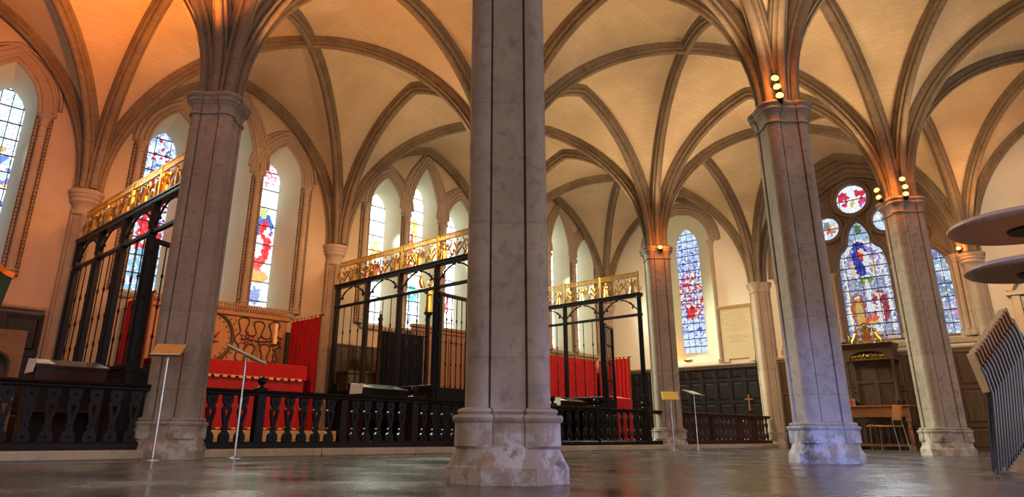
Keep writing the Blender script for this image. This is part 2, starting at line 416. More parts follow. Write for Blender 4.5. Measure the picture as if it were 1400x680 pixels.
# ------------------------------------------------------------------ vault
RISE=2.72; D0=.05
def diag_curve(P,M,n=22):
    P=Vector(P); M=Vector(M); d=(M-P).normalized(); Ld=(M-P).length
    return [Vector((*(P+d*(D0+(Ld-D0)*(1-math.cos(t)))),SPR+RISE*math.sin(t))) for t in (PI/2*k/n for k in range(n+1))]
def arch_curve(P,Q,n=22):
    """half of the pointed arch from P to the middle of PQ"""
    P=Vector(P); Q=Vector(Q); d=(Q-P).normalized(); c=(Q-P).length/2-D0; r=RISE; R=(c*c+r*r)/(2*c)
    out=[]
    for k in range(n+1):
        z=r*math.sin(PI/2*k/n); out.append(Vector((*(P+d*(D0+R-math.sqrt(R*R-z*z))),SPR+z)))
    return out
def corner(i,j):
    x=i*A; y=j*B
    return (x,y)
webs=MB()
for i in range(-1,3):
    for j in range(-1,2):
        cs=[corner(i,j),corner(i+1,j),corner(i+1,j+1),corner(i,j+1)]
        M=Vector(((i+.5)*A,(j+.5)*B))
        for k in range(4):
            P=cs[k]
            for Q in (cs[(k+1)%4],cs[(k+3)%4]):
                D=diag_curve(P,M); T=arch_curve(P,Q); m=5
                vs=[];uv=[]; s=0
                for q in range(len(D)):
                    if q: s+=((D[q]-D[q-1]).length+(T[q]-T[q-1]).length)/2
                    w=(D[q]-T[q]).length
                    for h in range(m+1):
                        f=h/m; p=T[q].lerp(D[q],f); p=p+Vector((0,0,.045*math.sin(PI*f)*q/len(D)))
                        vs.append(p); uv.append((w*f,s))
                fs=[(q*(m+1)+h,q*(m+1)+h+1,(q+1)*(m+1)+h+1,(q+1)*(m+1)+h) for q in range(len(D)-1) for h in range(m)]
                webs.add(vs,fs,uv)
# strips closing the webs against the two walls
for i in range(-1,3):
    for P,Q in ((corner(i,2),corner(i+1,2)),(corner(i+1,2),corner(i,2))):
        T=arch_curve(P,Q); n=len(T)
        webs.add(T+[Vector((p.x,WY+.02,p.z)) for p in T],[(k,k+1,n+k+1,n+k) for k in range(n-1)],[(0,0)]*(2*n))
for j in range(-1,2):
    for P,Q in ((corner(3,j),corner(3,j+1)),(corner(3,j+1),corner(3,j))):
        T=arch_curve(P,Q); n=len(T)
        webs.add(T+[Vector((WX+.02,p.y,p.z)) for p in T],[(k,k+1,n+k+1,n+k) for k in range(n-1)],[(0,0)]*(2*n))
ceil=webs.build('ceiling',WEB,None,True,kind='structure')
HALF=[(.105,-.03),(.105,.035),(.098,.045),(.085,.045),(.078,.055),(.078,.075),(.088,.085),(.09,.10),(.08,.115),(.064,.118),(.052,.108),(.044,.112),(.042,.135),(.046,.15),(.036,.168),(.018,.178)]
RIBP=HALF+[(-a,b) for a,b in reversed(HALF)]
def rib(path,prof=RIBP,sc=1.0):
    P=[Vector(p) for p in path]; d=Vector((P[-1].x-P[0].x,P[-1].y-P[0].y,0)).normalized(); L=Vector((-d.y,d.x,0))
    n=L.cross(P[1]-P[0]); inward=1 if n.dot(P[-1]-P[0])>0 else -1
    m=MB(); m.sweep([(a*sc,b*sc) for a,b in prof],P,L,inward); return m.build('rib',RIB,ceil,True)
def full(h1,h2): return h1+list(reversed(h2))[1:]
for i in range(-1,3):
    for j in range(-1,2):
        M=((i+.5)*A,(j+.5)*B)
        rib(full(diag_curve(corner(i,j),M),diag_curve(corner(i+1,j+1),M)),sc=.92)
        rib(full(diag_curve(corner(i+1,j),M),diag_curve(corner(i,j+1),M)),sc=.92)
for i in range(-1,3):
    for j in range(-1,3):
        P,Q=corner(i,j),corner(i+1,j); rib(full(arch_curve(P,Q),arch_curve(Q,P)),sc=1.08 if j<2 else .8)
for i in range(-1,4):
    for j in range(-1,2):
        P,Q=corner(i,j),corner(i,j+1); rib(full(arch_curve(P,Q),arch_curve(Q,P)),sc=1.08 if i<3 else .8)

# ------------------------------------------------------------------ walls and windows
def lancet(cx,w,z0,zs,za,n=14):
    """outline (s,z): up the left side, over the pointed head, down the right side"""
    r=za-zs; c=w; R=(c*c+r*r)/(2*c); left=[]
    for k in range(n+1):
        t=r*k/n
        left.append((cx-w+R-math.sqrt(max(0,R*R-t*t)),zs+t))
    return [(cx-w,z0)]+left+[(2*cx-s,z) for s,z in reversed(left[:-1])]+[(cx+w,z0)]
fy=lambda s,z,d: Vector((s,d,z))
fx=lambda s,z,d: Vector((d,s,z))
GD=.5
LANC=[]   # (centre, glass centre, half opening, opening apex, glass apex, glass half, material)
W_=(1,1,1)
ivory=[(1,.97,.88),(.75,.85,1),(1,1,.97),(.85,.92,1)]
mats={}
mats['b0']=stained('glass_bluewhite','x',1.9,13,[(1,1,1),(.6,.78,1),(.9,.97,1),(.40,.6,.92)],[(-1.2,3.3,.3,1.2,(.10,.22,.55),.55),(-1.2,3.3,.3,1.0,(.65,.40,.08),.16)],.26,.16)
mats['b1a']=stained('glass_silverred','x',1.7,20,[(.40,.55,.85),(.95,1,1),(.12,.25,.6),(.75,.88,1),(.5,.62,.75)],[(1.17,3.9,.24,1.2,(.5,.01,.015),.30),(1.17,3.9,.24,1.2,(.05,.15,.5),.12),(1.17,3.35,.2,.42,(.75,.02,.02),.75),(1.17,2.7,.24,.45,(.2,.5,.7),.6)],.30,.26)
mats['b1c']=stained('glass_redfigure','x',2.2,21,[(1,1,1),(.95,.97,1),(.9,.94,1),(1,.95,.85)],
   [(3.2,5.0,.22,.26,(.65,.25,.3),.4),(3.2,3.97,.22,.24,(.03,.10,.42)),(3.15,4.22,.16,.10,(.45,.50,.2)),(3.26,3.65,.14,.42,(.72,.02,.02)),(3.12,3.35,.18,.32,(.68,.03,.03)),(3.16,3.55,.08,.22,(.95,.85,.8)),(3.30,3.85,.07,.1,(1,.9,.8)),(3.2,3.0,.22,.12,(.6,.32,.05)),(3.18,2.62,.24,.26,(.45,.6,.75),.8),(3.18,2.62,.13,.15,(.12,.2,.45))],.36,.5,s0=2.95)
mats['b2a']=stained('glass_whiteamber','x',3.4,18,[(1,1,1),(1,.98,.9),(.95,.98,1)],[(5.8,4.0,.13,.28,(.8,.4,.05),.6),(5.8,3.5,.22,.15,(.75,.05,.03),.7),(5.8,2.9,.2,.5,(.7,.75,.8),.5)],.33,.25,s0=5.5)
mats['b2b']=stained('glass_redamber','x',3.2,19,[(1,1,1),(1,.97,.88),(.95,.98,1)],[(6.87,4.6,.12,.35,(.85,.45,.06),.7),(6.80,4.1,.10,.45,(.8,.05,.02),.85),(6.92,3.9,.07,.35,(.9,.6,.1),.8),(6.87,3.15,.2,.22,(.05,.45,.32),.7),(6.87,2.8,.2,.25,(.3,.5,.75),.5)],.30,.25,s0=6.6)
mats['b2c']=stained('glass_white','x',3.4,16,[(1,1,1),(.93,.98,1),(1,1,.95)],[(7.9,3.3,.2,.5,(.75,.8,.9),.5),(7.9,3.1,.1,.3,(.8,.1,.05),.4)],.33,.25)
mats['b3']=stained('glass_palered','x',3.0,16,[(1,1,1),(1,.97,.9),(.93,.97,1)],[(11.6,3.6,.2,.5,(.75,.1,.05),.3),(10.6,3.6,.22,.5,(.8,.1,.05),.5),(10.6,4.5,.2,.3,(.9,.6,.2),.3)],.30,.25)
for k,(cx,gx,mid,mt) in enumerate([(-2.31,-2.25,1,'b0'),(-1.27,-1.18,0,'b0'),(1.17,1.16,0,'b1a'),(2.205,2.2,1,'b1a'),(3.225,3.2,0,'b1c'),(5.68,5.78,0,'b2a'),(6.745,6.87,1,'b2b'),(7.80,7.9,0,'b2c'),(10.45,10.5,0,'b3'),(11.5,11.58,1,'b3'),(12.59,12.66,0,'b3')]):
    LANC.append((cx,gx,.40,5.98 if mid else 5.46,5.68 if mid else 5.24,.255,mats[mt],mid))
wall=MB(); holes=[]
for cx,gx,w,za,ga,gw,mt,mid in LANC: holes.append(lancet(cx,w,2.28,4.74,za))
wall.plate([(-2*A+.5,0),(WX,0),(WX,6.62),(-2*A+.5,6.62)],holes,fy,WY)
wall.add([(-2*A+.5,WY+.75,0),(WX+.8,WY+.75,0),(WX+.8,WY+.75,6.62),(-2*A+.5,WY+.75,6.62)],[(0,1,2,3)])
wall.build('wall_back',PLAS,kind='structure')
ROLL=[(.02,.0),(-.015,.0),(-.035,.012),(-.04,.03),(-.03,.046),(-.022,.05),(-.026,.06),(-.05,.066),(-.06,.085),(-.05,.104),(-.03,.11),(-.03,.13),(-.04,.14),(-.055,.152),(-.06,.17),(-.05,.187),(-.03,.195),(-.025,.21),(-.04,.222),(-.045,.24),(-.035,.258),(-.02,.265),(.02,.27)]
HOOD=[(0,0),(-.05,.008),(-.06,.03),(-.035,.055),(0,.06)]
for n,(cx,gx,w,za,ga,gw,mt,mid) in enumerate(LANC,1):
    wn=struct('window_%d'%n,(0,0,0))
    o=lancet(cx,w,2.28,4.74,za); g=lancet(gx,gw,2.42,ga-.42,ga)
    sp=MB(); sp.loft([[fy(s,z,WY) for s,z in o],[fy(s,z,WY+GD) for s,z in g],[fy(s,z,WY+GD+.06) for s,z in g]],cap=False); sp.build('splay',SPLAY,wn,True)
    gp=MB(); gp.prism(g,fy,WY+GD+.03,WY+GD+.045); gp.build('glass',mt,wn)
    # moulded head springing from the colonnettes
    am=MB(); pth=[fy(s,z,WY) for s,z in lancet(cx,w,4.745,4.75,za)]
    am.sweep(ROLL,pth,(0,1,0),-1)
    hp=[fy(s,z,WY) for s,z in lancet(cx,w+.262,4.86,4.86,za+.262)][1:-1]
    am.sweep(HOOD,hp,(0,1,0),-1)
    am.build('arch_moulding',STONE_W,wn,True)
    sl=MB(); sl.bbox(cx-.5,cx+.5,WY-.07,WY+.05,2.19,2.285,.02); sl.build('sill',STONE_W,wn)
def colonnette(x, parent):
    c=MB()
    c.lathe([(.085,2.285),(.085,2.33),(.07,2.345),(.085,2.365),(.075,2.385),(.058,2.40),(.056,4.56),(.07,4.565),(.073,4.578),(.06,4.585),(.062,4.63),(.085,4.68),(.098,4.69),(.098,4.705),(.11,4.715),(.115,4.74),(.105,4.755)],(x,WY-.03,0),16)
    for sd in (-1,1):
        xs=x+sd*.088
        g_=MB(); g_.box(xs-.027,xs+.027,WY-.022,WY+.004,2.29,4.70); gr_=g_.build('dogtooth_shade_strip',HOLLOW_SHADE,parent)  # flat dark strip standing in for the shade of a hollow
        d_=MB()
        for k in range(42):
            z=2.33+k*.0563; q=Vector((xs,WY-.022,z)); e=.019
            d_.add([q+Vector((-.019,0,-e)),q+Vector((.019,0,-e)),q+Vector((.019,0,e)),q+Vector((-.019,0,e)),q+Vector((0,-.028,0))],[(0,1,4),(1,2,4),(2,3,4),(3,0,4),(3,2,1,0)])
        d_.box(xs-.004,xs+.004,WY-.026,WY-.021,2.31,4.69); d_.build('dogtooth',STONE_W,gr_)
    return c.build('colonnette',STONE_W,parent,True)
ws=[o for o in bpy.data.objects if o.name.startswith('window_')]
wd={o.name:o for o in ws}
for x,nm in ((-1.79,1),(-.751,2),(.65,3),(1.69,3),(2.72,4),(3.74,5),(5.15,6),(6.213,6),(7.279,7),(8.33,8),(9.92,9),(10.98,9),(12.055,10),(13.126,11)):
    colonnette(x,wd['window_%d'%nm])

# right wall: lancet and the great traceried window
wallr=MB(); RL=(6.42,.86,1.95,4.97,5.86)     # lancet embrasure
RGX=WX+.4
GW0,GW1,GSP,GAP=.12,3.98,3.75,6.16           # great window
big=lancet((GW0+GW1)/2,(GW1-GW0)/2,2.12,GSP,GAP,18)
rl=lancet(*RL)
wallr.plate([(-2*B,0),(WY,0),(WY,6.62),(-2*B,6.62)],[rl,big],fx,WX)
wallr.add([(WX+.75,-2*B,0),(WX+.75,WY+.75,0),(WX+.75,WY+.75,6.62),(WX+.75,-2*B,6.62)],[(0,1,2,3)])
wallr.build('wall_right',PLAS_R,kind='structure')
wn=struct('window_12')
g=lancet(6.42,.335,2.25,5.0,5.56)
sp=MB(); sp.loft([[fx(s,z,WX) for s,z in rl],[fx(s,z,RGX) for s,z in g],[fx(s,z,RGX+.06) for s,z in g]],cap=False); sp.build('splay',SPLAY,wn,True)
gm=stained('glass_blue_red','y',1.35,20,[(.015,.05,.46),(.75,.87,1),(.25,.42,.85),(.97,1,1),(.02,.08,.55),(.7,.82,1)],[(6.42,3.75,.36,.66,(.68,.02,.015),.46),(6.42,3.75,.36,.6,(.9,.8,.45),.12),(6.45,3.3,.12,.15,(.75,.02,.02)),(6.42,5.3,.34,.25,(.6,.75,.95),.8),(6.42,2.45,.34,.35,(.7,.82,1),.7)],.20,.17,s0=6.085,jitter=.15,lead=.022)
gp=MB(); gp.prism(g,fx,RGX+.03,RGX+.045); gp.build('glass',gm,wn)
am=MB(); am.sweep(ROLL,[fx(s,z,WX) for s,z in lancet(6.42,.86,4.97,4.975,5.86)],(1,0,0),1)
am.sweep(HOOD,[fx(s,z,WX) for s,z in lancet(6.42,1.122,4.97,4.98,6.12)][1:-1],(1,0,0),1); am.build('arch_moulding',STONE_W,wn,True)
for y in (6.42-.9,6.42+.9):
    c=MB(); c.lathe([(.09,1.88),(.09,1.94),(.07,1.96),(.085,1.985),(.06,2.01),(.05,2.02),(.05,4.8),(.065,4.81),(.055,4.83),(.06,4.87),(.09,4.93),(.1,4.95),(.1,4.98)],(WX-.02,y,0),16); c.build('colonnette',STONE_W,wn,True)

wn=struct('window_13')
TX=WX+.30                                      # front of the tracery
def circ(c,z,r,n=36): return [(c+r*math.cos(2*PI*k/n),z+r*math.sin(2*PI*k/n)) for k in range(n)]
def center_light(w=.525,cx=2.11,z0=2.22):
    """cusped head: straight sides, rounded shoulders, then a narrow pointed lobe"""
    L=[(cx-w,z0),(cx-w,3.66)]
    for k in range(1,9):
        a=PI*.5*k/8; L.append((cx-w+.17*(1-math.cos(a)),3.66+.58*math.sin(a)))
    L+=[(cx-.30,4.30),(cx-.265,4.36),(cx-.25,4.44),(cx-.235,4.54),(cx-.19,4.66),(cx-.11,4.79),(cx,4.90)]
    return L+[(2*cx-s,z) for s,z in reversed(L[:-1])]
CL=center_light()
SL=lancet(3.24,.37,2.22,3.45,4.05); SR=lancet(.80,.37,2.22,3.45,4.05)
C1=circ(2.12,5.42,.345); C2=circ(2.74,4.82,.275); C3=circ(1.49,4.82,.275)
C4=circ(3.26,4.36,.15,20); C5=circ(.92,4.36,.15,20)
tr=MB(); inner=lancet((GW0+GW1)/2,(GW1-GW0)/2-.26,2.16,GSP,GAP-.30,18)
tr.plate(inner,[CL,SL,SR,C1,C2,C3,C4,C5],fx,TX,TX+.16); tr.build('tracery',TRAC,wn)
sp=MB(); sp.loft([[fx(s,z,WX) for s,z in big],[fx(s,z,WX+.06) for s,z in lancet((GW0+GW1)/2,(GW1-GW0)/2-.05,2.13,GSP,GAP-.06,18)],[fx(s,z,WX+.10) for s,z in lancet((GW0+GW1)/2,(GW1-GW0)/2-.14,2.14,GSP,GAP-.15,18)],[fx(s,z,TX-.06) for s,z in lancet((GW0+GW1)/2,(GW1-GW0)/2-.2,2.15,GSP,GAP-.23,18)],[fx(s,z,TX+.16) for s,z in inner]],cap=False); sp.build('splay',TRAC,wn,True)
am=MB()
for wd_,dz,dx,rr in ((0,0,0,.05),(.09,.10,.07,.045),(.18,.2,.16,.045),(.25,.28,.26,.04)):
    am.tube([fx(s,z,WX+dx) for s,z in lancet((GW0+GW1)/2,(GW1-GW0)/2-wd_,GSP-.1,GSP,GAP-dz,18)][1:-1],rr,8)
am.sweep([(0,-.1),(-.06,-.09),(-.07,-.05),(-.03,-.02),(-.03,.02),(0,.03)],[fx(s,z,WX) for s,z in lancet((GW0+GW1)/2,(GW1-GW0)/2+.05,GSP,GSP+.02,GAP+.08,18)][1:-1],(1,0,0),-1)
am.build('arch_moulding',TRAC,wn,True)
mo=MB()
for lp,cl in ((C1,True),(C2,True),(C3,True),(C4,True),(C5,True),(CL,False),(SL,False),(SR,False)):
    mo.sweep([(.10,.010),(.0,.010),(-.03,.0),(-.055,-.012),(-.05,-.03),(-.08,-.042),(-.105,-.065),(-.10,-.092),(-.07,-.105),(-.04,-.112),(.0,-.115)],[fx(s,z,TX) for s,z in lp],(1,0,0),1 if cl else -1,cl)
mo.build('moulded_rings',TRAC,wn,True)
glassA=stained('glass_figures','y',1.0,22,[(.24,.30,.62),(.55,.64,.86),(.13,.12,.42),(.72,.78,.9),(.14,.26,.34),(.42,.34,.58)],
   [(2.11,3.98,.46,.46,(.90,.95,1),.8),(2.11,3.98,.35,.34,(.38,.30,.75),.65),(2.11,4.66,.22,.25,(.45,.66,.92)),(2.11,4.70,.07,.11,(.10,.20,.03)),
    (2.14,4.38,.11,.10,(.95,.97,1)),(2.15,4.02,.175,.40,(.008,.03,.40)),(2.15,4.36,.06,.06,(.02,.04,.25)),(2.12,4.10,.08,.11,(.8,.04,.03)),(2.03,3.92,.075,.24,(.93,.93,.97)),(2.10,4.22,.06,.06,(.95,.75,.55)),
    (2.34,3.82,.05,.18,(.9,.7,.5)),(1.90,3.82,.05,.18,(.9,.7,.5)),(2.11,3.52,.13,.08,(.12,.30,.04)),(2.11,3.50,.05,.05,(.85,.45,.04)),(2.10,3.3,.055,.22,(.95,.97,1)),
    (2.53,3.0,.035,.9,(.95,.97,1)),(1.69,3.0,.035,.9,(.95,.97,1)),
    (2.36,2.88,.16,.38,(.38,.06,.03)),(1.90,2.90,.17,.38,(.36,.03,.05)),(2.33,2.80,.085,.32,(.62,.42,.08)),(1.93,2.80,.07,.32,(.88,.85,.9)),(2.36,3.16,.055,.055,(.95,.72,.55)),(1.91,3.18,.055,.055,(.95,.72,.55)),
    (2.11,2.92,.11,.12,(.9,.92,1)),(2.11,2.66,.14,.10,(.85,.10,.03)),(2.11,2.60,.14,.04,(.9,.5,.05)),(2.11,2.45,.22,.07,(.9,.93,1)),(2.11,2.28,.52,.10,(.70,.42,.30),.5)],.255,.30,s0=1.585,jitter=.14,lead=.036)
glassB=stained('glass_white_lilac','y',1.25,15,[(.75,.84,.95),(.20,.36,.62),(.9,.97,1),(.15,.14,.42),(.55,.68,.8),(.10,.26,.18)],[(3.22,2.9,.4,.6,(.5,.75,.95),.3),(.80,3.1,.4,.3,(.15,.3,.5),.4),(.8,2.6,.4,.3,(.5,.3,.6),.3)],.27,.18,s0=.43,jitter=.2,lead=.034)
glassC=stained('glass_red_dove','y',1.3,17,[(.92,.96,1),(.85,.92,1),(.75,.85,1)],[(2.30,5.52,.11,.10,(.65,.01,.04)),(1.95,5.55,.12,.08,(.65,.01,.05)),(2.27,5.33,.07,.08,(.65,.01,.08)),(1.90,5.36,.10,.07,(.7,.03,.10)),(1.93,5.28,.05,.05,(.5,.15,.6)),(2.12,5.33,.10,.11,(.93,.95,.97)),(2.12,5.33,.04,.05,(.7,.55,.1))],.6,.6,jitter=.1,lead=.034)
glassD=stained('glass_rosette','y',1.25,17,[(.80,.88,1),(.55,.68,.95),(.95,.97,1)],[(2.70,4.80,.12,.12,(.7,.08,.06),.7),(2.62,4.86,.07,.07,(.85,.6,.1),.8),(2.75,4.93,.08,.07,(.1,.3,.2),.7),(1.5,4.8,.12,.12,(.3,.4,.8),.6)],.6,.6,jitter=.2,lead=.034)
for lp,mt in ((CL,glassA),(SL,glassB),(SR,glassB),(C1,glassC),(C2,glassD),(C3,glassD),(C4,glassB),(C5,glassB)):
    gp=MB(); gp.prism(lp,fx,TX+.08,TX+.095); gp.build('glass',mt,wn)
for y in (2.745,1.475):
    c=MB(); c.lathe([(.075,2.2),(.075,2.27),(.06,2.29),(.05,2.31),(.046,2.33),(.046,3.60),(.06,3.61),(.05,3.63),(.06,3.67),(.08,3.71),(.085,3.74),(.07,3.75)],(TX-.06,y,0),14); c.build('colonnette',ORANGEWOOD if 0 else STONE_W,wn,True)
for y,dx in ((.30,0),(.19,-.03),(3.80,0),(3.91,-.03),(.40,.14),(3.70,.14)):
    c=MB(); c.lathe([(.08,2.12),(.08,2.2),(.06,2.23),(.07,2.26),(.048,2.29),(.046,3.56),(.06,3.57),(.05,3.59),(.06,3.62),(.085,3.66),(.075,3.68),(.095,3.71),(.09,3.74)],(WX+dx,y,0),14); c.build('colonnette',STONE_W,wn,True)
sl=MB(); sl.loft([[Vector(p) for p in ((WX-.05,GW0-.05,2.0),(WX+.35,GW0-.05,2.0),(WX+.35,GW0-.05,2.18),(WX+.05,GW0-.05,2.14),(WX-.05,GW0-.05,2.08))],[Vector(p) for p in ((WX-.05,GW1+.05,2.0),(WX+.35,GW1+.05,2.0),(WX+.35,GW1+.05,2.18),(WX+.05,GW1+.05,2.14),(WX-.05,GW1+.05,2.08))]]); sl.build('sill',STONE_W,wn)

# dado: ledges and panelling
lg=MB(); LP=[(0,0),(-.04,.0),(-.06,.02),(-.12,.05),(-.13,.075),(-.11,.095),(0,.10)]
def ledge(y0,y1,z): lg.loft([[Vector((WX+d,y0,z+h)) for d,h in LP],[Vector((WX+d,y1,z+h)) for d,h in LP]])
ledge(B+.26,WY-.2,1.79); ledge(.24,B-.24,1.84); ledge(-2*B,-.26,1.84)
for x0,x1,z in ((-2*A+.6,-.22,1.80),): lg.loft([[Vector((x0,WY+d,z+h)) for d,h in LP],[Vector((x1,WY+d,z+h)) for d,h in LP]])
lg.build('trim_9',STONE_W,kind='structure')
def panelling(fn, s0, s1, zt, cols, rows, name, mat):
    """fn(s,z,depth from wall face into the room); framed panels with raised fields"""
    m=MB()
    m.prism([(s0,0),(s1,0),(s1,zt),(s0,zt)],fn,0,.02)
    ww=(s1-s0)/cols; st=.034
    for k in range(cols+1):
        c=s0+ww*k; a=max(s0,c-st); b=min(s1,c+st); m.prism([(a,0),(b,0),(b,zt),(a,zt)],fn,.02,.045)
    zz=[0]+rows+[zt]
    for z in zz:
        m.prism([(s0,max(0,z-st)),(s1,max(0,z-st)),(s1,min(zt,z+st)),(s0,min(zt,z+st))],fn,.02,.043)
    for k in range(cols):
        for q in range(len(zz)-1):
            a,b=s0+ww*k+st+.02,s0+ww*(k+1)-st-.02; c,d=zz[q]+st+.02,zz[q+1]-st-.02
            r0=[fn(x,z,.02) for x,z in ((a,c),(b,c),(b,d),(a,d))]; i=.03
            r1=[fn(x,z,.034) for x,z in ((a+i,c+i),(b-i,c+i),(b-i,d-i),(a+i,d-i))]; m.loft([r0,r1])
    return m.build(name,mat,kind='structure')
frx=lambda s,z,d: Vector((WX-d,s,z)); fry=lambda s,z,d: Vector((s,WY-d,z))
panelling(frx,B+.24,WY-.25,1.79,11,[.62,1.0,1.50],'trim_10',PANELB)
panelling(frx,.24,B-.24,1.84,9,[.45,1.15],'trim_11',PANEL)
panelling(frx,-6.5,-.26,1.84,12,[.45,1.15],'trim_12',PANEL)
panelling(fry,-3.2,-.2,1.80,6,[.5,1.25],'trim_13',PANELB)
panelling(fry,9.2,WX-.3,1.80,8,[.5,1.25],'trim_14',PANELB)
panelling(fry,A+.22,2*A-.22,1.85,9,[.5,1.25],'trim_15',PANEL)
panelling(fry,3.62,A-.22,1.95,1,[.5,1.25],'trim_16',PANELB)

# ------------------------------------------------------------------ altar rails
RT=.655; RB=.10
def splat_outline(c):
    """flat pierced baluster: outline and triangular eye, (s,z)"""
    h=[(.052,.595),(.055,.56),(.052,.53),(.038,.505),(.030,.49),(.043,.475),(.050,.455),(.046,.425),(.036,.375),(.025,.325),(.022,.295),(.031,.285),(.031,.272),(.023,.262),(.026,.245),(.046,.225),(.056,.20),(.056,.165),(.050,.14)]
    return [(c+a,z) for a,z in h]+[(c-a,z) for a,z in reversed(h)], [(c-.024,.453),(c+.024,.453),(c+.012,.40),(c,.348),(c-.012,.40)]
TURN=[(.03,.10),(.03,.15),(.022,.155),(.03,.165),(.022,.178),(.036,.215),(.038,.245),(.028,.285),(.018,.31),(.028,.32),(.018,.335),(.022,.39),(.033,.44),(.036,.475),(.026,.51),(.018,.53),(.028,.54),(.02,.555),(.03,.56),(.03,.60)]
def altar_rail(label,x0,x1,posts,plain_posts,bal,turned,mat):
    cx=(x0+x1)/2; t=thing('altar_rail',label,'rail',(cx,B,0))
    L=lambda v: v-cx
    m=MB(); y=.0
    m.loft([[Vector((xx,yy,zz)) for yy,zz in ((-.04,.595),(.04,.595),(.045,.61),(.045,.62),(.062,.63),(.066,.645),(.055,.657),(-.055,.657),(-.066,.645),(-.062,.63),(-.045,.62),(-.045,.61))] for xx in (L(x0),L(x1))]); m.build('top_rail',mat,t)
    m=MB(); m.loft([[Vector((xx,yy,zz)) for yy,zz in ((-.05,.084),(.05,.084),(.05,.135),(.042,.15),(-.042,.15),(-.05,.135))] for xx in (L(x0),L(x1))]); m.build('bottom_rail',mat,t)
    for p in posts:
        m=MB(); m.bbox(L(p)-.048,L(p)+.048,-.048,.048,.083,.672,.006); m.bbox(L(p)-.056,L(p)+.056,-.056,.056,.083,.14,.006); m.bbox(L(p)-.056,L(p)+.056,-.056,.056,.66,.682,.006)
        po=m.build('post',mat,t)
        m=MB(); m.lathe([(.03,.682),(.034,.69),(.02,.70),(.018,.712),(.03,.718),(.042,.73),(.048,.752),(.042,.775),(.026,.792),(.008,.80),(.001,.801)],(L(p),0,0),18); m.build('ball_finial',mat,po,True)
    for p in plain_posts:
        m=MB(); m.bbox(L(p)-.045,L(p)+.045,-.04,.04,.10,.62,.006); m.build('post',mat,t)
    for b in bal:
        m=MB()
        if turned: m.lathe(TURN,(L(b),0,0),12); m.build('baluster',mat,t,True)
        else:
            o,h=splat_outline(L(b)); m.plate(o,[h],lambda s,z,d: Vector((s,d,z)),-.016,.016)
            for zz,rr in ((.545,.016),(.283,.012),(.19,.016)): m.ball((L(b),-.018,zz),rr*.8,8)
            m.build('baluster',mat,t)
    return t
altar_rail('black rail of flat pierced balusters left of the left pier',-A+.4,-.27,[-2.95],[-1.75],[-2.78+.17*k for k in range(6)]+[-1.56+.17*k for k in range(8)],False,OAK)
altar_rail('long black rail of pierced balusters before the red altar',.27,A-.27,[.875,2.951],[1.909],[.36,.525,.69]+[1.055+.172*k for k in range(5)]+[2.075+.172*k for k in range(5)]+[3.12+.172*k for k in range(6)],False,OAK)
altar_rail('dark rail of round turned balusters right of the nearest pier',A+.27,2*A-.27,[5.65,6.751,8.15],[],[4.95+.19*k for k in range(4)]+[5.86+.195*k for k in range(5)]+[6.89+.19*k for k in range(7)],True,OAK)
altar_rail('dark red-brown rail of turned balusters at the far right chapel',2*A+.27,3*A-.25,[9.40,12.35],[10.55,11.78],[9.62+.185*k for k in range(5)]+[10.76+.19*k for k in range(5)]+[11.95+.15*k for k in range(2)]+[12.5+.17*k for k in range(4)],True,OAKR)

# ------------------------------------------------------------------ parclose screens
def fleur(m,c,s,fn):
    """gilt leafy stem: blade and pairs of curled leaves in the plane fn(u,z)"""
    u0,z0=c
    m.tube([fn(u0,z0),fn(u0,z0+.16*s),fn(u0,z0+.24*s)],[.011,.013,.004],6)
    m.ball(fn(u0,z0+.27*s),.018*s,6)
    for sg in (-1,1):
        for q,(r,zb) in enumerate(((.085,.04),(.07,.13))):
            pts=[fn(u0+sg*s*r*(.1+.95*math.sin(a*.62)),z0+s*(zb+.09*math.sin(a)*(.8) + .01*a)) for a in (0,.4,.8,1.2,1.6,2.0,2.4)]
            m.tube(pts,[.010,.014,.016,.015,.013,.011,.008],6)
def saint(m,c,s,fn,ax):
    u0,z0=c; p=fn(u0,z0)
    m.lathe([(.046*s,0),(.05*s,.01),(.038*s,.09*s),(.03*s,.14*s),(.038*s,.175*s),(.03*s,.20*s),(.012*s,.212*s),(.011*s,.22*s),(.021*s,.235*s),(.022*s,.255*s),(.012*s,.272*s),(.001,.276*s)],p,10)
    for sg in (-1,1):
        m.tube([fn(u0+sg*.03*s,z0+.185*s),fn(u0+sg*.062*s,z0+.13*s),fn(u0+sg*.03*s,z0+.12*s)],[.012,.011,.008],6)
        m.tube([fn(u0+sg*.025*s,z0+.17*s),fn(u0+sg*.085*s,z0+.235*s),fn(u0+sg*.105*s,z0+.17*s),fn(u0+sg*.075*s,z0+.07*s)],[.012,.016,.014,.004],6)
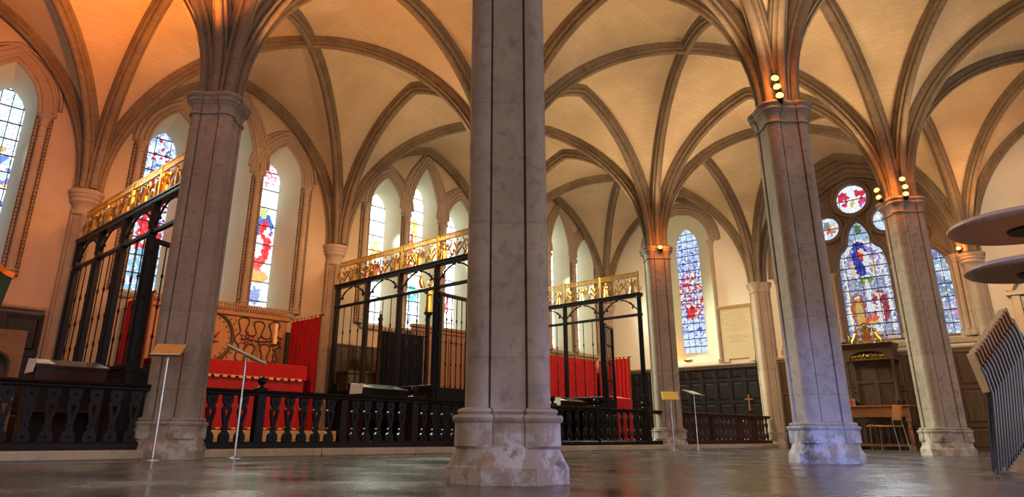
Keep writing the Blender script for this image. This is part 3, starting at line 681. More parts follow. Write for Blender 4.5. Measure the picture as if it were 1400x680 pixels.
def screen(label,x,gate_ang,seed):
    rnd=random.Random(seed)
    t=thing('parclose_screen',label,'screen',(x,6.7,0))
    P=[8.58,7.64,6.70,5.76,4.84]; Y0=6.7
    fn=lambda u,z: Vector((0,u-Y0,z))
    for k,p in enumerate(P):
        m=MB(); w=.038
        m.bbox(-w,w,p-Y0-w,p-Y0+w,0,2.86,.012)
        m.bbox(-w-.012,w+.012,p-Y0-w-.012,p-Y0+w+.012,.86,.96,.01); m.bbox(-w-.01,w+.01,p-Y0-w-.01,p-Y0+w+.01,2.44,2.50,.01)
        m.tube([(-w-.008,p-Y0,.97),(-w-.008,p-Y0,2.43)],.018,8); m.tube([(-w-.008,p-Y0,2.5),(-w-.008,p-Y0,2.83)],.018,8)
        m.build('post',IRON,t)
    ends=(4.78-Y0,8.64-Y0)
    m=MB(); m.loft([[Vector((a,yy,z)) for a,z in ((-.05,2.82),(.05,2.82),(.055,2.84),(.055,2.86),(.07,2.875),(.07,2.895),(-.07,2.895),(-.07,2.875),(-.055,2.86),(-.055,2.84))] for yy in ends]); m.build('head_beam',IRON,t)
    for k in range(4):
        a,b=P[k+1]-Y0,P[k]-Y0
        m=MB(); m.bbox(-.026,.026,a+.03,b-.03,2.445,2.495,.006); m.build('transom',IRON,t)
        m=MB()    # arched brackets with drops
        for sg,c in ((1,a),(-1,b)):
            pts=[Vector((0,c+sg*(.03+.40*(q/8)),2.56+.235*math.sin(PI/2*q/8))) for q in range(9)]
            m.tube(pts,.014,6)
            pts=[Vector((0,c+sg*(.20-.05*math.sin(q*.5)),2.73-.028*q)) for q in range(5)]
            m.tube(pts,[.012,.011,.010,.009,.008],6); m.ball(pts[-1],.022,8)
            m.tube([(0,c+sg*.12,2.69),(0,c+sg*.17,2.63),(0,c+sg*.155,2.61)],.009,6)
        m.build('bracket',IRON,t,True)
        if k<3:
            m=MB(); m.bbox(-.05,.05,a+.03,b-.03,.90,.955,.01); m.build('sill_rail',IRON,t)
            m=MB(); m.bbox(-.02,.02,a+.03,b-.03,0,.90,.004)
            for q in range(2):
                u0=a+.1+q*(b-a-.16)/2; u1=u0+(b-a-.26)/2
                m.loft([[Vector((-.02,u,z)) for u,z in ((u0,.12),(u1,.12),(u1,.80),(u0,.80))],[Vector((-.034,u,z)) for u,z in ((u0+.04,.16),(u1-.04,.16),(u1-.04,.76),(u0+.04,.76))]])
            m.build('dado_panel',OAK,t)
            for q in range(3):
                u=a+(b-a)*(q+1)/4; m=MB()
                prof=[(.009,.955),(.02,.965),(.012,.985)]
                for zc in (1.28,1.62,1.98):
                    prof+=[(.008,zc-.04),(.014,zc-.03),(.010,zc-.02),(.02,zc),(.010,zc+.02),(.014,zc+.03),(.008,zc+.04)]
                prof+=[(.008,2.43),(.008,2.45)]
                m.lathe(prof,(0,u,0),8); m.build('bar',IRON,t,True)
        # gilded cresting
        m=MB(); n=3
        for q in range(n):
            u=P[k+1]+(P[k]-P[k+1])*(q+.5)/n
            if (q+k)%2==0: fleur(m,(u,2.895),1.12,fn)
            else: saint(m,(u,2.893),1.14,fn,0)
            for sg in (-1,1):
                u2=u+sg*(b-a)/n*.5
                m.tube([fn(u2,2.895),fn(u2-.03,2.97),fn(u2+.03,3.06),fn(u2-.02,3.14),fn(u2+.015,3.215)],[.012,.014,.013,.011,.007],6)
                m.tube([fn(u2-.05,2.93),fn(u2-.075,3.0),fn(u2-.03,3.03)],[.009,.012,.006],6); m.tube([fn(u2+.05,3.03),fn(u2+.075,3.1),fn(u2+.03,3.13)],[.009,.012,.006],6)
        m.bbox(-.012,.012,a,b,3.225,3.243,.004); m.bbox(-.012,.012,a,b,3.305,3.325,.004); m.bbox(-.018,.018,a,b,2.893,2.912,.004)
        for q in range(22):
            u=a+(b-a)*(q+.5)/22; m.box(-.009,.009,u-.009,u+.009,3.24,3.31)
        m.bbox(-.02,.02,a-.02,a+.02,2.9,3.335,.006)
        m.build('cresting',GOLD,t)
    # open gate
    gr=MB(); W=.80; M=Matrix.Translation((0,5.72-Y0,0))@Matrix.Rotation(gate_ang,4,'Z')
    for u0,u1 in ((.02,.10),(W-.06,W)): gr.bbox(u0,u1,-.025,.025,.06,2.40,.008,M)
    for z0,z1 in ((.06,.14),(.84,.92),(2.34,2.40)): gr.bbox(.02,W,-.02,.02,z0,z1,.006,M)
    gr.bbox(.08,W-.05,-.012,.012,.12,.86,.004,M)
    for z in (.95,1.7,2.25): gr.bbox(-.02,.03,-.02,.02,z-.03,z+.03,.005,M)
    g=gr.build('gate',IRON,t)
    for q in range(4):
        u=.10+(W-.16)*(q+1)/5; b_=MB(); prof=[(.009,.92),(.018,.94),(.009,.97)]
        for zc in (1.28,1.62,1.98): prof+=[(.008,zc-.04),(.010,zc-.02),(.019,zc),(.010,zc+.02),(.008,zc+.04)]
        b_.lathe(prof+[(.008,2.35)],(u,0,0),8,M=M); b_.build('bar',IRON,g,True)
    return t
screen('black iron screen with gilt cresting left of the left pier',0,math.radians(25),1)
screen('black iron screen with gilt cresting in the middle, gate ajar',A,math.radians(8),2)
screen('black iron screen with bright gilt cresting right of the nearest pier',2*A,math.radians(22),3)
#SPLIT2
# ------------------------------------------------------------------ chapel behind the long rail: red altar
st=MB(); st.bbox(.55,4.0,7.05,WY,0,.13,.012); st.bbox(.75,3.85,7.35,WY-.01,.13,.27,.012); st.build('trim_17',KERB,kind='structure')
AX0,AX1,AY0,AY1,AZ=1.08,3.33,7.66,8.5,1.26
t=thing('altar','red-draped altar with a tan-fringed cloth, behind the long black rail','altar',((AX0+AX1)/2,AY0,.27))
def rel(m,t): 
    l=t.location; m.v=[(a-l.x,b-l.y,c-l.z) for a,b,c in m.v]; return m
m=MB(); m.bbox(AX0+.03,AX1-.03,AY0+.03,AY1,.27,1.2,.01); rel(m,t).build('table_block',OAK,t)
m=MB(); m.bbox(AX0-.02,AX1+.02,AY0-.03,AY1,1.2,1.265,.015); rel(m,t).build('top_cloth',RED,t)
def hanging(m,x0,x1,y,z0,z1,amp,waves,thick=.012,n=90,axis='x',flare=.0):
    """cloth hanging in soft folds, with thickness; axis is the direction it runs in"""
    rows=[]
    for r in range(7):
        f=r/6; z=z1+(z0-z1)*f; a=amp*(.45+.55*f)
        front=[];back=[]
        for k in range(n+1):
            s=x0+(x1-x0)*k/n; q=y+a*math.sin(2*PI*waves*k/n+.35*math.sin(3*f+k*.11))+.25*a*math.sin(2*PI*waves*2.3*k/n+1)
            front.append((s,q-thick/2)); back.append((s,q+thick/2))
        ring=front+back[::-1]
        rows.append([Vector((a_,b_,z)) if axis=='x' else Vector((b_,a_,z)) for a_,b_ in ring])
    return m.loft(rows)
m=MB(); hanging(m,AX0,AX1,AY0,.285,1.21,.008,7); rel(m,t).build('frontal',REDD,t,True)
m=MB(); hanging(m,AX0-.02,AX1+.02,AY0-.035,1.04,1.255,.006,9); rel(m,t).build('superfrontal',RED,t,True)
m=MB()
for k in range(36):
    if k%2: continue
    x=AX0+(AX1-AX0)*(k+.5)/36; m.bbox(x-.035,x+.035,AY0-.052,AY0-.03,1.012,1.052,.004)
    m.bbox(x-.03,x+.03,AY0-.018,AY0+.01,.28,.308,.004)
m.bbox(AX0-.02,AX1+.02,AY0-.045,AY0-.034,1.044,1.052,.002); m.bbox(AX0,AX1,AY0-.01,AY0+.01,.301,.307,.002); m.bbox(AX0,AX0+.02,AY0-.04,AY0,.3,1.04,.002); rel(m,t).build('fringe',FRINGE,t)
m=MB(); m.add([Vector((AX1+.012,AY0+.02,.28)),Vector((AX1+.012,AY1,.28)),Vector((AX1+.012,AY1,1.21)),Vector((AX1+.012,AY0+.02,1.21)),Vector((AX1-.005,AY0+.02,.28)),Vector((AX1-.005,AY1,.28)),Vector((AX1-.005,AY1,1.21)),Vector((AX1-.005,AY0+.02,1.21))],[(0,1,2,3),(7,6,5,4),(0,4,5,1),(3,2,6,7),(0,3,7,4),(1,5,6,2)]); rel(m,t).build('side_cloth',REDD,t)
# painted reredos
RX0,RX1,RY=.90,3.50,8.66
t=thing('reredos','ochre reredos painted with dark scrolls and a rose, above the red altar','reredos',((RX0+RX1)/2,RY,.27))
m=MB(); m.bbox(RX0,RX1,RY,RY+.08,.27,2.12,.01); rel(m,t).build('board',REREDOS,t)
m=MB(); m.bbox(RX0-.05,RX1+.06,RY-.05,RY+.12,2.10,2.135,.008); m.bbox(RX0-.03,RX1+.04,RY-.03,RY+.1,2.135,2.165,.006); m.bbox(RX0-.03,RX1+.04,RY-.02,RY+.02,2.27,2.285,.004)
n=58
for k in range(n):
    x=RX0+(RX1-RX0)*(k+.5)/n
    m.bbox(x-.008,x+.008,RY-.01,RY+.012,2.16,2.275,.002); m.ball((x,RY,2.295),.016,6)
rel(m,t).build('pierced_cresting',REREDOS,t)
py=RY-.004
pf=lambda s,z: Vector((s,py,z))
m=MB(); m.tube([pf(2.12+.40*math.cos(a*2*PI/48),1.72+.40*math.sin(a*2*PI/48)) for a in range(49)],.032,8,False); rel(m,t).build('painted_ring',PAINT_G,t,True)
m=MB()
for k in range(34):
    for R in (.335,.465):
        a=2*PI*(k+.5*(R>.4))/ (22 if R<.4 else 30)
        if k>=(22 if R<.4 else 30): continue
        m.ball((2.12+R*math.cos(a),py,1.72+R*math.sin(a)),.014,6)
rel(m,t).build('painted_dots',PAINT_D,t)
m=MB()
def scroll(pts): m.tube([pf(x,z) for x,z in pts],.0135,6)
def ser(sg):
    P=[(2.54,0)]
    # serpentine: three lobes
    out=[]
    for k in range(61):
        f=k/60; x=2.55+.86*f; z=1.72+sg*(.06+.145*(1-math.cos(2*PI*3*f+0.0))*.98 if f>0 else 0)
        x+= .055*math.sin(4*PI*3*f)
        out.append((x,z+sg*.02*math.sin(8*f)))
    return out
scroll(ser(1)); scroll(ser(-1)); scroll([(2.66+.75*k/10,1.72+.012*math.sin(k)) for k in range(11)])
for x in (2.98,3.2,3.36):
    for sg in (-1,1):
        m.tube([pf(x,1.72),pf(x+.03,1.72+sg*.06),pf(x+.08,1.72+sg*.09)],[.008,.013,.003],6)
rel(m,t).build('painted_scroll',PAINT_D,t,True)
m=MB(); c=(2.78,1.72)
for k in range(6):
    a=PI/6+k*PI/3; b=a+PI/6
    m.tube([pf(c[0]+.07*math.cos(a-PI/6),c[1]+.07*math.sin(a-PI/6)),pf(c[0]+.125*math.cos(a),c[1]+.125*math.sin(a)),pf(c[0]+.07*math.cos(b),c[1]+.07*math.sin(b))],.011,6)
    m.ball((c[0]+.135*math.cos(a),py,c[1]+.135*math.sin(a)),.016,6); m.ball((c[0]+.055*math.cos(b),py,c[1]+.055*math.sin(b)),.02,6)
m.tube([pf(c[0]+.036*math.cos(a*PI/8),c[1]+.036*math.sin(a*PI/8)) for a in range(17)],.009,6); m.ball((c[0],py,c[1]),.014,6)
rel(m,t).build('painted_rose',PAINT_R,t,True)
m=MB()
for q in range(7):
    a=q*2*PI/7; m.tube([pf(2.12,1.72),pf(2.12+.10*math.cos(a),1.72+.10*math.sin(a)),pf(2.12+.2*math.cos(a+.5),1.72+.2*math.sin(a+.5))],[.01,.03,.006],6)
rel(m,t).build('painted_star',PAINT_R,t,True)
def text_part(txt,size,loc,rot,mat,parent,name,ext=.002,align='CENTER'):
    cu=bpy.data.curves.new(name,'FONT'); cu.body=txt; cu.size=size; cu.extrude=ext; cu.align_x=align; cu.align_y='CENTER'
    o=bpy.data.objects.new(name,cu); COL.objects.link(o); cu.materials.append(mat); o.parent=parent
    dg=bpy.context.evaluated_depsgraph_get(); me=bpy.data.meshes.new_from_object(o.evaluated_get(dg)); bpy.data.objects.remove(o); o=bpy.data.objects.new(name,me); COL.objects.link(o); o.parent=parent
    o.location=Vector(loc)-parent.location; o.rotation_euler=rot; return o
for tx,x,z in (('I',2.545,2.0),('S',2.87,2.0),('T',3.15,1.985),('A',2.76,1.42),('I',3.10,1.40)):
    text_part(tx,.12,(x,py-.0,z),(PI/2,0,0),PAINT_D,t,'painted_letter')
# riddel curtain on its rod
def riddel(label,x,y0,y1,z0,z1,mat,group=None):
    t=thing('riddel_curtain',label,'curtain',(x,y0,0),0,group)
    m=MB(); m.tube([(0,-.04,z1+.012),(0,y1-y0,z1+.012)],.014,8); m.ball((0,-.05,z1+.012),.024,8); m.tube([(0,-.02,z1+.012),(0,-.02,0)],.014,8)
    m.lathe([(.06,0),(.06,.012),(.02,.03),(.014,.05)],(0,-.02,0),12); m.build('rod',BRASS,t,True)
    m=MB(); hanging(m,0,y1-y0,0,z0,z1,.028,8,axis='y'); m.build('cloth',mat,t,True)
    m=MB(); hanging(m,0,y1-y0,0,z1-.03,z1+.012,.03,8,axis='y',thick=.02); m.build('heading_tape',FRINGE,t,True)
    return t
t=riddel('red curtain on a rod at the right end of the red altar',3.57,7.68,8.62,.12,2.12,RED)
riddel('red curtain on a rod seen through the left screen, left end of the red altar',.80,7.68,8.62,.12,2.12,RED)
# candlestick
def candlestick(label,x,y,z,h):
    t=thing('candlestick',label,'candlestick',(x,y,z))
    m=MB(); m.lathe([(.075,0),(.078,.012),(.05,.03),(.025,.06),(.018,.09),(.03,.105),(.018,.12),(.016,.16),(.034,.19),(.016,.22),(.015,.26),(.03,.285),(.016,.31),(.018,.34),(.05,.365),(.055,.375),(.03,.38)],n=16); m.build('stem',BRASS,t,True)
    m=MB(); m.lathe([(.033,.38),(.034,.39),(.032,.38+h-.004),(.024,.38+h),(.002,.38+h-.004)],n=14); m.build('candle',WAX,t,True)
candlestick('tall candle in a dark turned candlestick on the red altar',3.09,8.28,1.266,.34)

# ------------------------------------------------------------------ middle chapel behind the second screen
st=MB(); st.bbox(4.95,8.45,7.2,WY-.05,0,.14,.012); st.build('trim_18',KERB,kind='structure')
def angel_post(label,x,y,z0,h):
    t=thing('riddel_post',label,'post',(x,y,z0))
    m=MB(); m.lathe([(.075,0),(.075,.05),(.05,.07),(.04,.09),(.038,h*.5),(.05,h*.5+.01),(.05,h*.5+.03),(.038,h*.5+.04),(.036,h-.12),(.05,h-.11),(.04,h-.09),(.045,h-.07),(.09,h-.02),(.095,h)],n=12); m.build('shaft',OAK,t,True)
    m=MB(); m.lathe([(.085,h),(.09,h+.02),(.07,h+.15),(.055,h+.30),(.065,h+.42),(.06,h+.47),(.025,h+.50),(.022,h+.52),(.045,h+.55),(.047,h+.59),(.028,h+.63),(.001,h+.64)],n=14)
    for sg in (-1,1):
        pts=[(sg*.03,.03,h+.38),(sg*.12,.04,h+.46),(sg*.19,.04,h+.60),(sg*.20,.04,h+.74)]
        m.tube(pts,[.03,.055,.05,.006],8)
        m.tube([(sg*.05,-.02,h+.44),(sg*.08,-.07,h+.34),(sg*.01,-.11,h+.36)],[.024,.02,.014],8)
    m.build('angel',GOLD,t,True)
angel_post('dark post topped by a gilded winged angel behind the middle screen',6.12,7.9,.14,2.36)
t=thing('curtain_post','slim brown post at the left end of the black curtain','post',(4.98,7.92,.14))
m=MB(); m.lathe([(.06,0),(.06,.04),(.035,.06),(.03,2.0),(.045,2.02),(.03,2.05),(.05,2.1),(.05,2.12),(.02,2.15),(.03,2.18),(.001,2.21)],n=12); m.build('shaft',OAKR,t,True)
m=MB(); m.lathe([(.012,0),(.012,.05),(.001,.06)],(0,0,2.2),8); m.build('pricket',BRASS,t,True)
t=thing('black_curtain','black pleated curtain under a spiked rod in the middle chapel','curtain',(5.03,7.95,0))
m=MB(); hanging(m,0,1.03,0,.16,2.02,.03,9); m.build('cloth',BLACKCLOTH,t,True)
m=MB(); m.tube([(-.03,0,2.03),(1.07,0,2.03)],.013,8)
for k in range(14): m.lathe([(.009,2.03),(.009,2.07),(.014,2.085),(.001,2.115)],(.02+k*.077,0,0),6)
m.build('rod',IRON,t,True)
t=thing('wooden_reredos','warm brown wooden panel beside the gilded angel, middle chapel','reredos',(7.2,8.5,.14))
m=MB(); m.bbox(-.95,.95,0,.06,0,2.15,.01); m.build('board',DESKW,t)
m=MB(); m.bbox(-1.0,1.0,-.06,.09,2.15,2.22,.015); m.bbox(-.97,.97,-.03,.07,2.08,2.15,.01); m.build('cornice',DESKW,t)
for k in range(4):
    m=MB(); a=-.9+k*.46
    m.plate([(a,.3),(a+.42,.3),(a+.42,2.0),(a,2.0)],[[(a+.05,.36),(a+.37,.36),(a+.37,1.93),(a+.05,1.93)]],lambda s,z,d: Vector((s,d,z)),-.025,.0); m.build('panel_frame',DESKW,t)
t=thing('panelled_bench','low brown panelled bench behind the middle iron screen','bench',(5.0,8.35,0))
m=MB(); m.bbox(-.48,.20,-.18,.2,0,1.25,.01); m.build('carcass',PANEL,t)
m=MB(); m.bbox(-.5,.22,-.2,.2,1.25,1.31,.012); m.build('top_rail',PANEL,t)
for k in range(2):
    m=MB(); a=-.46+k*.33; m.plate([(a,.1),(a+.3,.1),(a+.3,1.18),(a,1.18)],[[(a+.05,.16),(a+.25,.16),(a+.25,1.1),(a+.05,1.1)]],lambda s,z,d: Vector((s,d,z)),-.2,-.175); m.build('panel_frame',PANEL,t)
t=thing('altar','dark covered altar behind the gate of the middle screen','altar',(7.0,7.65,.14))
m=MB(); m.bbox(-.78,.95,0,.6,0,.84,.01); m.build('table_block',OAK,t)
m=MB(); m.bbox(-.8,.97,-.02,.62,.84,.88,.01); m.build('top_board',OAKR,t)

# ------------------------------------------------------------------ far chapel behind the third screen: red curtains
t=thing('red_dossal','long red curtain hanging under the pale windows behind the third screen','curtain',(9.6,8.62,0))
m=MB(); hanging(m,0,2.98,0,.0,2.09,.022,26,n=220); m.build('cloth',RED,t,True)
m=MB(); m.tube([(-.02,0,2.11),(3.02,0,2.11)],.016,8)
for k in range(30): m.tube([(.05+k*.1,0,2.11),(.05+k*.1,0,2.075)],.006,5)
m.build('rod',GOLD,t,True)
riddel('red curtain in deep folds right of the far gate, beside the sign pier',12.62,7.62,8.55,.12,2.12,RED)
t=thing('altar','dark altar below the long red curtain','altar',(11.2,7.9,0))
m=MB(); m.bbox(-1.1,1.1,0,.65,0,1.0,.01); m.build('table_block',BLACKCLOTH,t)
m=MB(); m.bbox(-1.13,1.13,-.03,.67,1.0,1.05,.012); m.build('top_board',SLATE,t)
t=thing('draped_desk','bright red draped reading desk behind the far open gate','desk',(10.48,6.55,0))
m=MB(); m.bbox(-.24,.24,-.16,.16,0,.93,.01); m.build('carcass',OAK,t)
m=MB(); hanging(m,-.27,.27,-.185,.12,.985,.01,4,n=40); m.loft([[Vector(p) for p in ((-.27,-.19,.975),(-.27,-.19,.99),(-.27,.19,1.06),(-.27,.19,1.045))],[Vector(p) for p in ((.27,-.19,.975),(.27,-.19,.99),(.27,.19,1.06),(.27,.19,1.045))]]); m.build('drape',RED,t,True)

# ------------------------------------------------------------------ low prayer desks seen over the rails
def prayer_desk(label,x0,x1,y,z,wood_m):
    t=thing('prayer_desk',label,'desk',((x0+x1)/2,y,0)); w=(x1-x0)/2
    for sg in (-1,1):
        m=MB(); m.prism([(-.17,0),(.2,0),(.2,z+.02),(-.17,z-.06)],lambda s,zz,d: Vector((d,s,zz)),sg*w-sg*.03,sg*w); m.build('side_panel',wood_m,t)
    m=MB(); m.loft([[Vector((xx,a,b)) for a,b in ((-.19,z-.065),(.21,z+.02),(.21,z+.045),(-.19,z-.04))] for xx in (-w-.015,w+.015)]); m.build('sloping_top',wood_m,t)
    m=MB(); m.bbox(-w+.03,w-.03,.17,.195,.05,z,.004); m.bbox(-w+.03,w-.03,-.17,-.14,z-.2,z-.05,.004); m.build('front_panel',wood_m,t)
    m=MB(); m.bbox(-w+.03,w-.03,-.16,.16,.42,.445,.005); m.build('shelf',wood_m,t)
    m=MB(); m.loft([[Vector((xx,a,b)) for a,b in ((-.2,z-.035),(.1,z+.027),(.1,z+.036),(-.205,z-.026))] for xx in (-w-.024,-w+.16)])
    m.loft([[Vector((xx,a,zz)) for a in (-.2,.1)]+[Vector((xx-.008,a,zz)) for a in (.1,-.2)] for xx,zz in ((-w-.018,z+.02),(-w-.03,z-.12))]); m.build('white_cloth',WHITECLOTH,t)
prayer_desk('reddish desk with white cloth seen over the leftmost rail',-.88,-.2,6.0,.93,OAKR)
prayer_desk('dark desk with white cloth over its left end, seen over the long rail',3.2,4.0,6.0,.89,OAK)
prayer_desk('low dark desk seen over the rail, right of the nearest pier',7.62,8.42,6.0,.87,OAK)

# ------------------------------------------------------------------ reader stands
def reader(label,x,y,h,rz,face_mat,tilt,back=STEEL,w=.30,d=.20):
    t=thing('reading_stand',label,'stand',(x,y,0),rz)
    m=MB(); m.lathe([(.085,0),(.085,.006),(.03,.012),(.014,.02)],n=20); m.build('foot',STEEL,t,True)
    m=MB(); m.tube([(0,0,.012),(0,0,h*.55)],.0125,10); m.tube([(0,0,h*.55),(0,0,h)],.010,10); m.tube([(0,0,h*.53),(0,0,h*.57)],.016,10); m.build('pole',STEEL,t,True)
    M=Matrix.Translation((0,0,h))@Matrix.Rotation(tilt,4,'X')
    m=MB(); m.bbox(-w/2-.012,w/2+.012,-d/2-.012,d/2+.012,-.012,.002,.003,M); m.bbox(-w/2-.012,w/2+.012,-d/2-.02,-d/2-.008,-.012,.018,.003,M); m.tube([M@Vector((-.05,0,-.012)),Vector((0,0,-.02+h))],.012,8); pl=m.build('plate',back,t)
    m=MB(); m.bbox(-w/2,w/2,-d/2,d/2,.002,.006,.001,M); m.build('card',face_mat,t)
    return t
reader('reading stand with ochre card in front of the left pier',-.274,4.02,.955,math.radians(-40),OCHRE,math.radians(38),w=.25,d=.17)
reader('reading stand with pale tilted card just right of the left pier',.50,4.05,.975,math.radians(60),CARD,math.radians(24),back=CARD,w=.26,d=.38)
reader('reading stand with yellow card in front of the spotlit far pier',8.30,3.93,.89,math.radians(-42),YELLOW,math.radians(62),back=CARD,w=.27,d=.13)
reader('steel reading stand with thin tilted tray before the dark red-brown rail',9.24,4.0,.98,math.radians(10),STEEL,math.radians(22),w=.55,d=.22)

# ------------------------------------------------------------------ left end: flag and stone niche
t=thing('flag','dark green flag with an orange corner at the left edge of the picture','flag',(-1.75,7.5,0))
m=MB(); m.lathe([(.14,0),(.14,.03),(.05,.06),(.02,.12)],n=16); m.tube([(0,0,.1),(0,0,2.5)],.016,8); m.ball((0,0,2.53),.035,10); m.build('pole',OAKR,t,True)
def flagpart(x1t,x1b,zt,zb,mat,name,y0=0):
    m=MB(); rings=[]
    for r in range(9):
        f=r/8; fr=[];bk=[]; x1=x1t+(x1b-x1t)*f
        for k in range(31):
            g=k/30; x=.02+(x1-.02)*g; z=zt[0]+(zt[1]-zt[0])*g+((zb[0]+(zb[1]-zb[0])*g)-(zt[0]+(zt[1]-zt[0])*g))*f; y=y0+.035*math.sin(g*15+f)
            fr.append(Vector((x,y-.005,z))); bk.append(Vector((x,y+.005,z)))
        rings.append(fr+bk[::-1])
    m.loft(rings); m.build(name,mat,t,True)
flagpart(.80,.70,(2.38,2.02),(1.35,1.30),GREEN,'green_field'); flagpart(.82,.80,(2.44,2.09),(2.38,2.02),ORANGE,'orange_border')
t=thing('stone_niche','pale carved stone niche with a trefoil arch against black panelling','niche',(-.95,8.72,0))
def tref(c,w,z0,zs):
    L=[(c-w,z0),(c-w,zs)]
    for k in range(1,8): a=PI-k*PI/12*1.35; L.append((c-w*.55+w*.45*math.cos(a),zs+.02+w*.5*math.sin(a)))
    L+=[(c-w*.32,zs+.2),(c-w*.30,zs+.28),(c-w*.18,zs+.36),(c,zs+.40)]
    return L+[(2*c-s,z) for s,z in reversed(L[:-1])]
fn=lambda s,z,d: Vector((s,d,z))
m=MB(); m.plate([(-.55,0),(.53,0),(.53,1.53),(-.55,1.53)],[tref(0,.40,.40,1.0)],fn,-.12,.0); m.build('surround',TRAC,t)
m=MB(); m.sweep([(.012,-.01),(-.03,-.01),(-.045,-.03),(-.03,-.055),(.012,-.06)],[fn(s,z,-.12) for s,z in tref(0,.40,.40,1.0)],(0,1,0),1); m.build('arch_moulding',TRAC,t)
m=MB(); m.bbox(-.5,.5,.0,.03,.05,1.5,.004); m.build('back_slab',PANEL,t)

# ------------------------------------------------------------------ right wall: tablet, cross, lamp, monument
t=thing('wall_tablet','cream marble wall tablet with engraved lines between lancet and pier','tablet',(WX,5.05,0))
m=MB(); m.bbox(-.045,0,-.40,.40,1.99,3.20,.006); m.build('slab',MARBLE,t)
m=MB(); m.bbox(-.085,0,-.44,.44,3.20,3.235,.006); m.bbox(-.11,0,-.46,.46,3.235,3.265,.008); m.build('cornice',MARB_ED,t)
for yy in (-.32,.32):
    m=MB(); m.bbox(-.06,0,yy-.07,yy+.07,1.91,1.99,.008); m.build('bracket',MARBLE,t)
m=MB(); rnd=random.Random(5)
for k in range(15):
    if k==10: continue
    m=MB(); z=3.08-k*.047-(.04 if k>9 else 0); w=(.16,.30,.24,.33,.22,.33,.28,.18,.32,.25,0,.24,.27,.17,.20)[k]; y=w
    while y>-w+.03:
        L=rnd.uniform(.018,.07); y1=max(-w,y-L)
        m.box(-.047,-.044,y1,y,z,z+.010+(.004 if k>9 else 0)); y=y1-.016
    m.build('inscription_line',INK,t)
t=thing('wall_cross','small wooden cross on the black panelling under the marble tablet','cross',(WX-.05,4.92,0))
m=MB(); m.bbox(-.02,0,-.018,.018,.80,1.15,.004); m.build('upright',DESKW,t); m=MB(); m.bbox(-.022,-.002,-.10,.10,1.03,1.065,.004); m.build('arm',DESKW,t)
t=thing('sill_uplighter','glowing uplighter bowl on the sill of the blue and red lancet','lamp',(WX+.12,6.5,1.965))
m=MB(); m.lathe([(.06,0),(.06,.012),(.02,.02),(.02,.035),(.08,.05),(.12,.08),(.125,.09),(.11,.085),(.03,.05)],n=20); m.build('bowl',BRASS,t,True)
m=MB(); m.ball((0,0,.085),.045,12); m.build('bulb',glow('amber_bulb',(1,.5,.15),14),t,True)
t=thing('wall_monument','wall monument with black panel, broken pediment and gilded crest','monument',(WX,-1.15,0))
m=MB(); m.bbox(-.08,0,-.52,.52,1.95,2.78,.01); m.build('black_panel',SLATE,t)
for s in (-1,1):
    m=MB(); m.bbox(-.13,0,s*.58-.07,s*.58+.07,1.95,2.78,.012); m.bbox(-.15,0,s*.58-.09,s*.58+.09,1.95,2.02,.008); m.build('side_pilaster',MARB_ED,t)
m=MB(); m.bbox(-.18,0,-.72,.72,2.78,2.83,.01); m.bbox(-.15,0,-.68,.68,2.83,2.87,.008); m.build('cornice',MARBLE,t)
for s in (-1,1):
    m=MB(); out=[(.70,2.87),(.70,2.93),(.66,3.0),(.58,3.07),(.48,3.115),(.36,3.13),(.36,3.06),(.46,3.045),(.53,3.0),(.58,2.94),(.60,2.87)]
    m.prism([(s*a,b) for a,b in out],lambda y,z,d: Vector((d,y,z)),-.17,0); m.build('pediment_scroll',MARB_ED,t)
m=MB(); m.bbox(-.08,0,-.16,.16,2.87,3.05,.02)
for k in range(14):
    a=PI*k/13; m.tube([(-.07,.1*math.cos(a),3.06),(-.1,.28*math.cos(a),3.10+.14*math.sin(a)),(-.06,.40*math.cos(a+.15),3.14+.22*math.sin(a))],[.03,.045,.01],6)
m.ball((-.08,0,3.16),.11,12); m.build('gilded_crest',GOLD,t,True)
t=thing('wall_bracket','wall','x') if 0 else None

# ------------------------------------------------------------------ canopied seat, desk, books, chair
t=thing('canopied_seat','tall dark panelled seat back with canopy, gilded arms and carved gold frieze','seat',(13.42,2.08,0))
m=MB(); m.bbox(-.10,-.04,-.40,.40,0,1.72,.008)
fr=lambda y,z,d: Vector((d,y,z))
m.plate([(-.40,.4),(.40,.4),(.40,1.72),(-.40,1.72)],[[(-.36,.5),(-.04,.5),(-.04,1.28),(-.36,1.28)],[(.04,.5),(.36,.5),(.36,1.28),(.04,1.28)],[(-.36,1.34),(-.04,1.34),(-.04,1.66),(-.36,1.66)],[(.04,1.34),(.36,1.34),(.36,1.66),(.04,1.66)]],fr,-.125,-.10); m.build('back_panel',PANEL,t)
for s in (-1,1):
    m=MB(); m.lathe([(.05,0),(.05,.1),(.035,.12),(.03,.45),(.045,.47),(.045,.86),(.06,.88),(.06,.97),(.035,.99),(.026,1.0),(.024,1.66),(.04,1.68),(.045,1.72)],(-.34,s*.43,0),12); m.build('side_post',PANEL,t,True)
    m=MB(); m.bbox(-.40,-.02,s*.43-.02,s*.43+.02,.86,.92,.006); m.build('arm_rest',OAK,t)
m=MB(); m.bbox(-.36,-.02,-.42,.42,.40,.46,.01); m.bbox(-.33,-.04,-.40,.40,0,.40,.006); m.build('seat_board',PANEL,t)
m=MB(); m.plate([(-.48,1.72),(.48,1.72),(.48,1.95),(-.48,1.95)],[[(-.36,1.73)]+[(.36*math.cos(a),1.76+.15*math.sin(a)) for a in [PI-PI*k/12 for k in range(13)]]+[(.36,1.73)]],fr,-.40,-.36)
m.bbox(-.36,-.02,-.48,.48,1.90,1.95,.006); m.bbox(-.36,-.02,-.48,-.45,1.72,1.9,.004); m.bbox(-.36,-.02,.45,.48,1.72,1.9,.004)
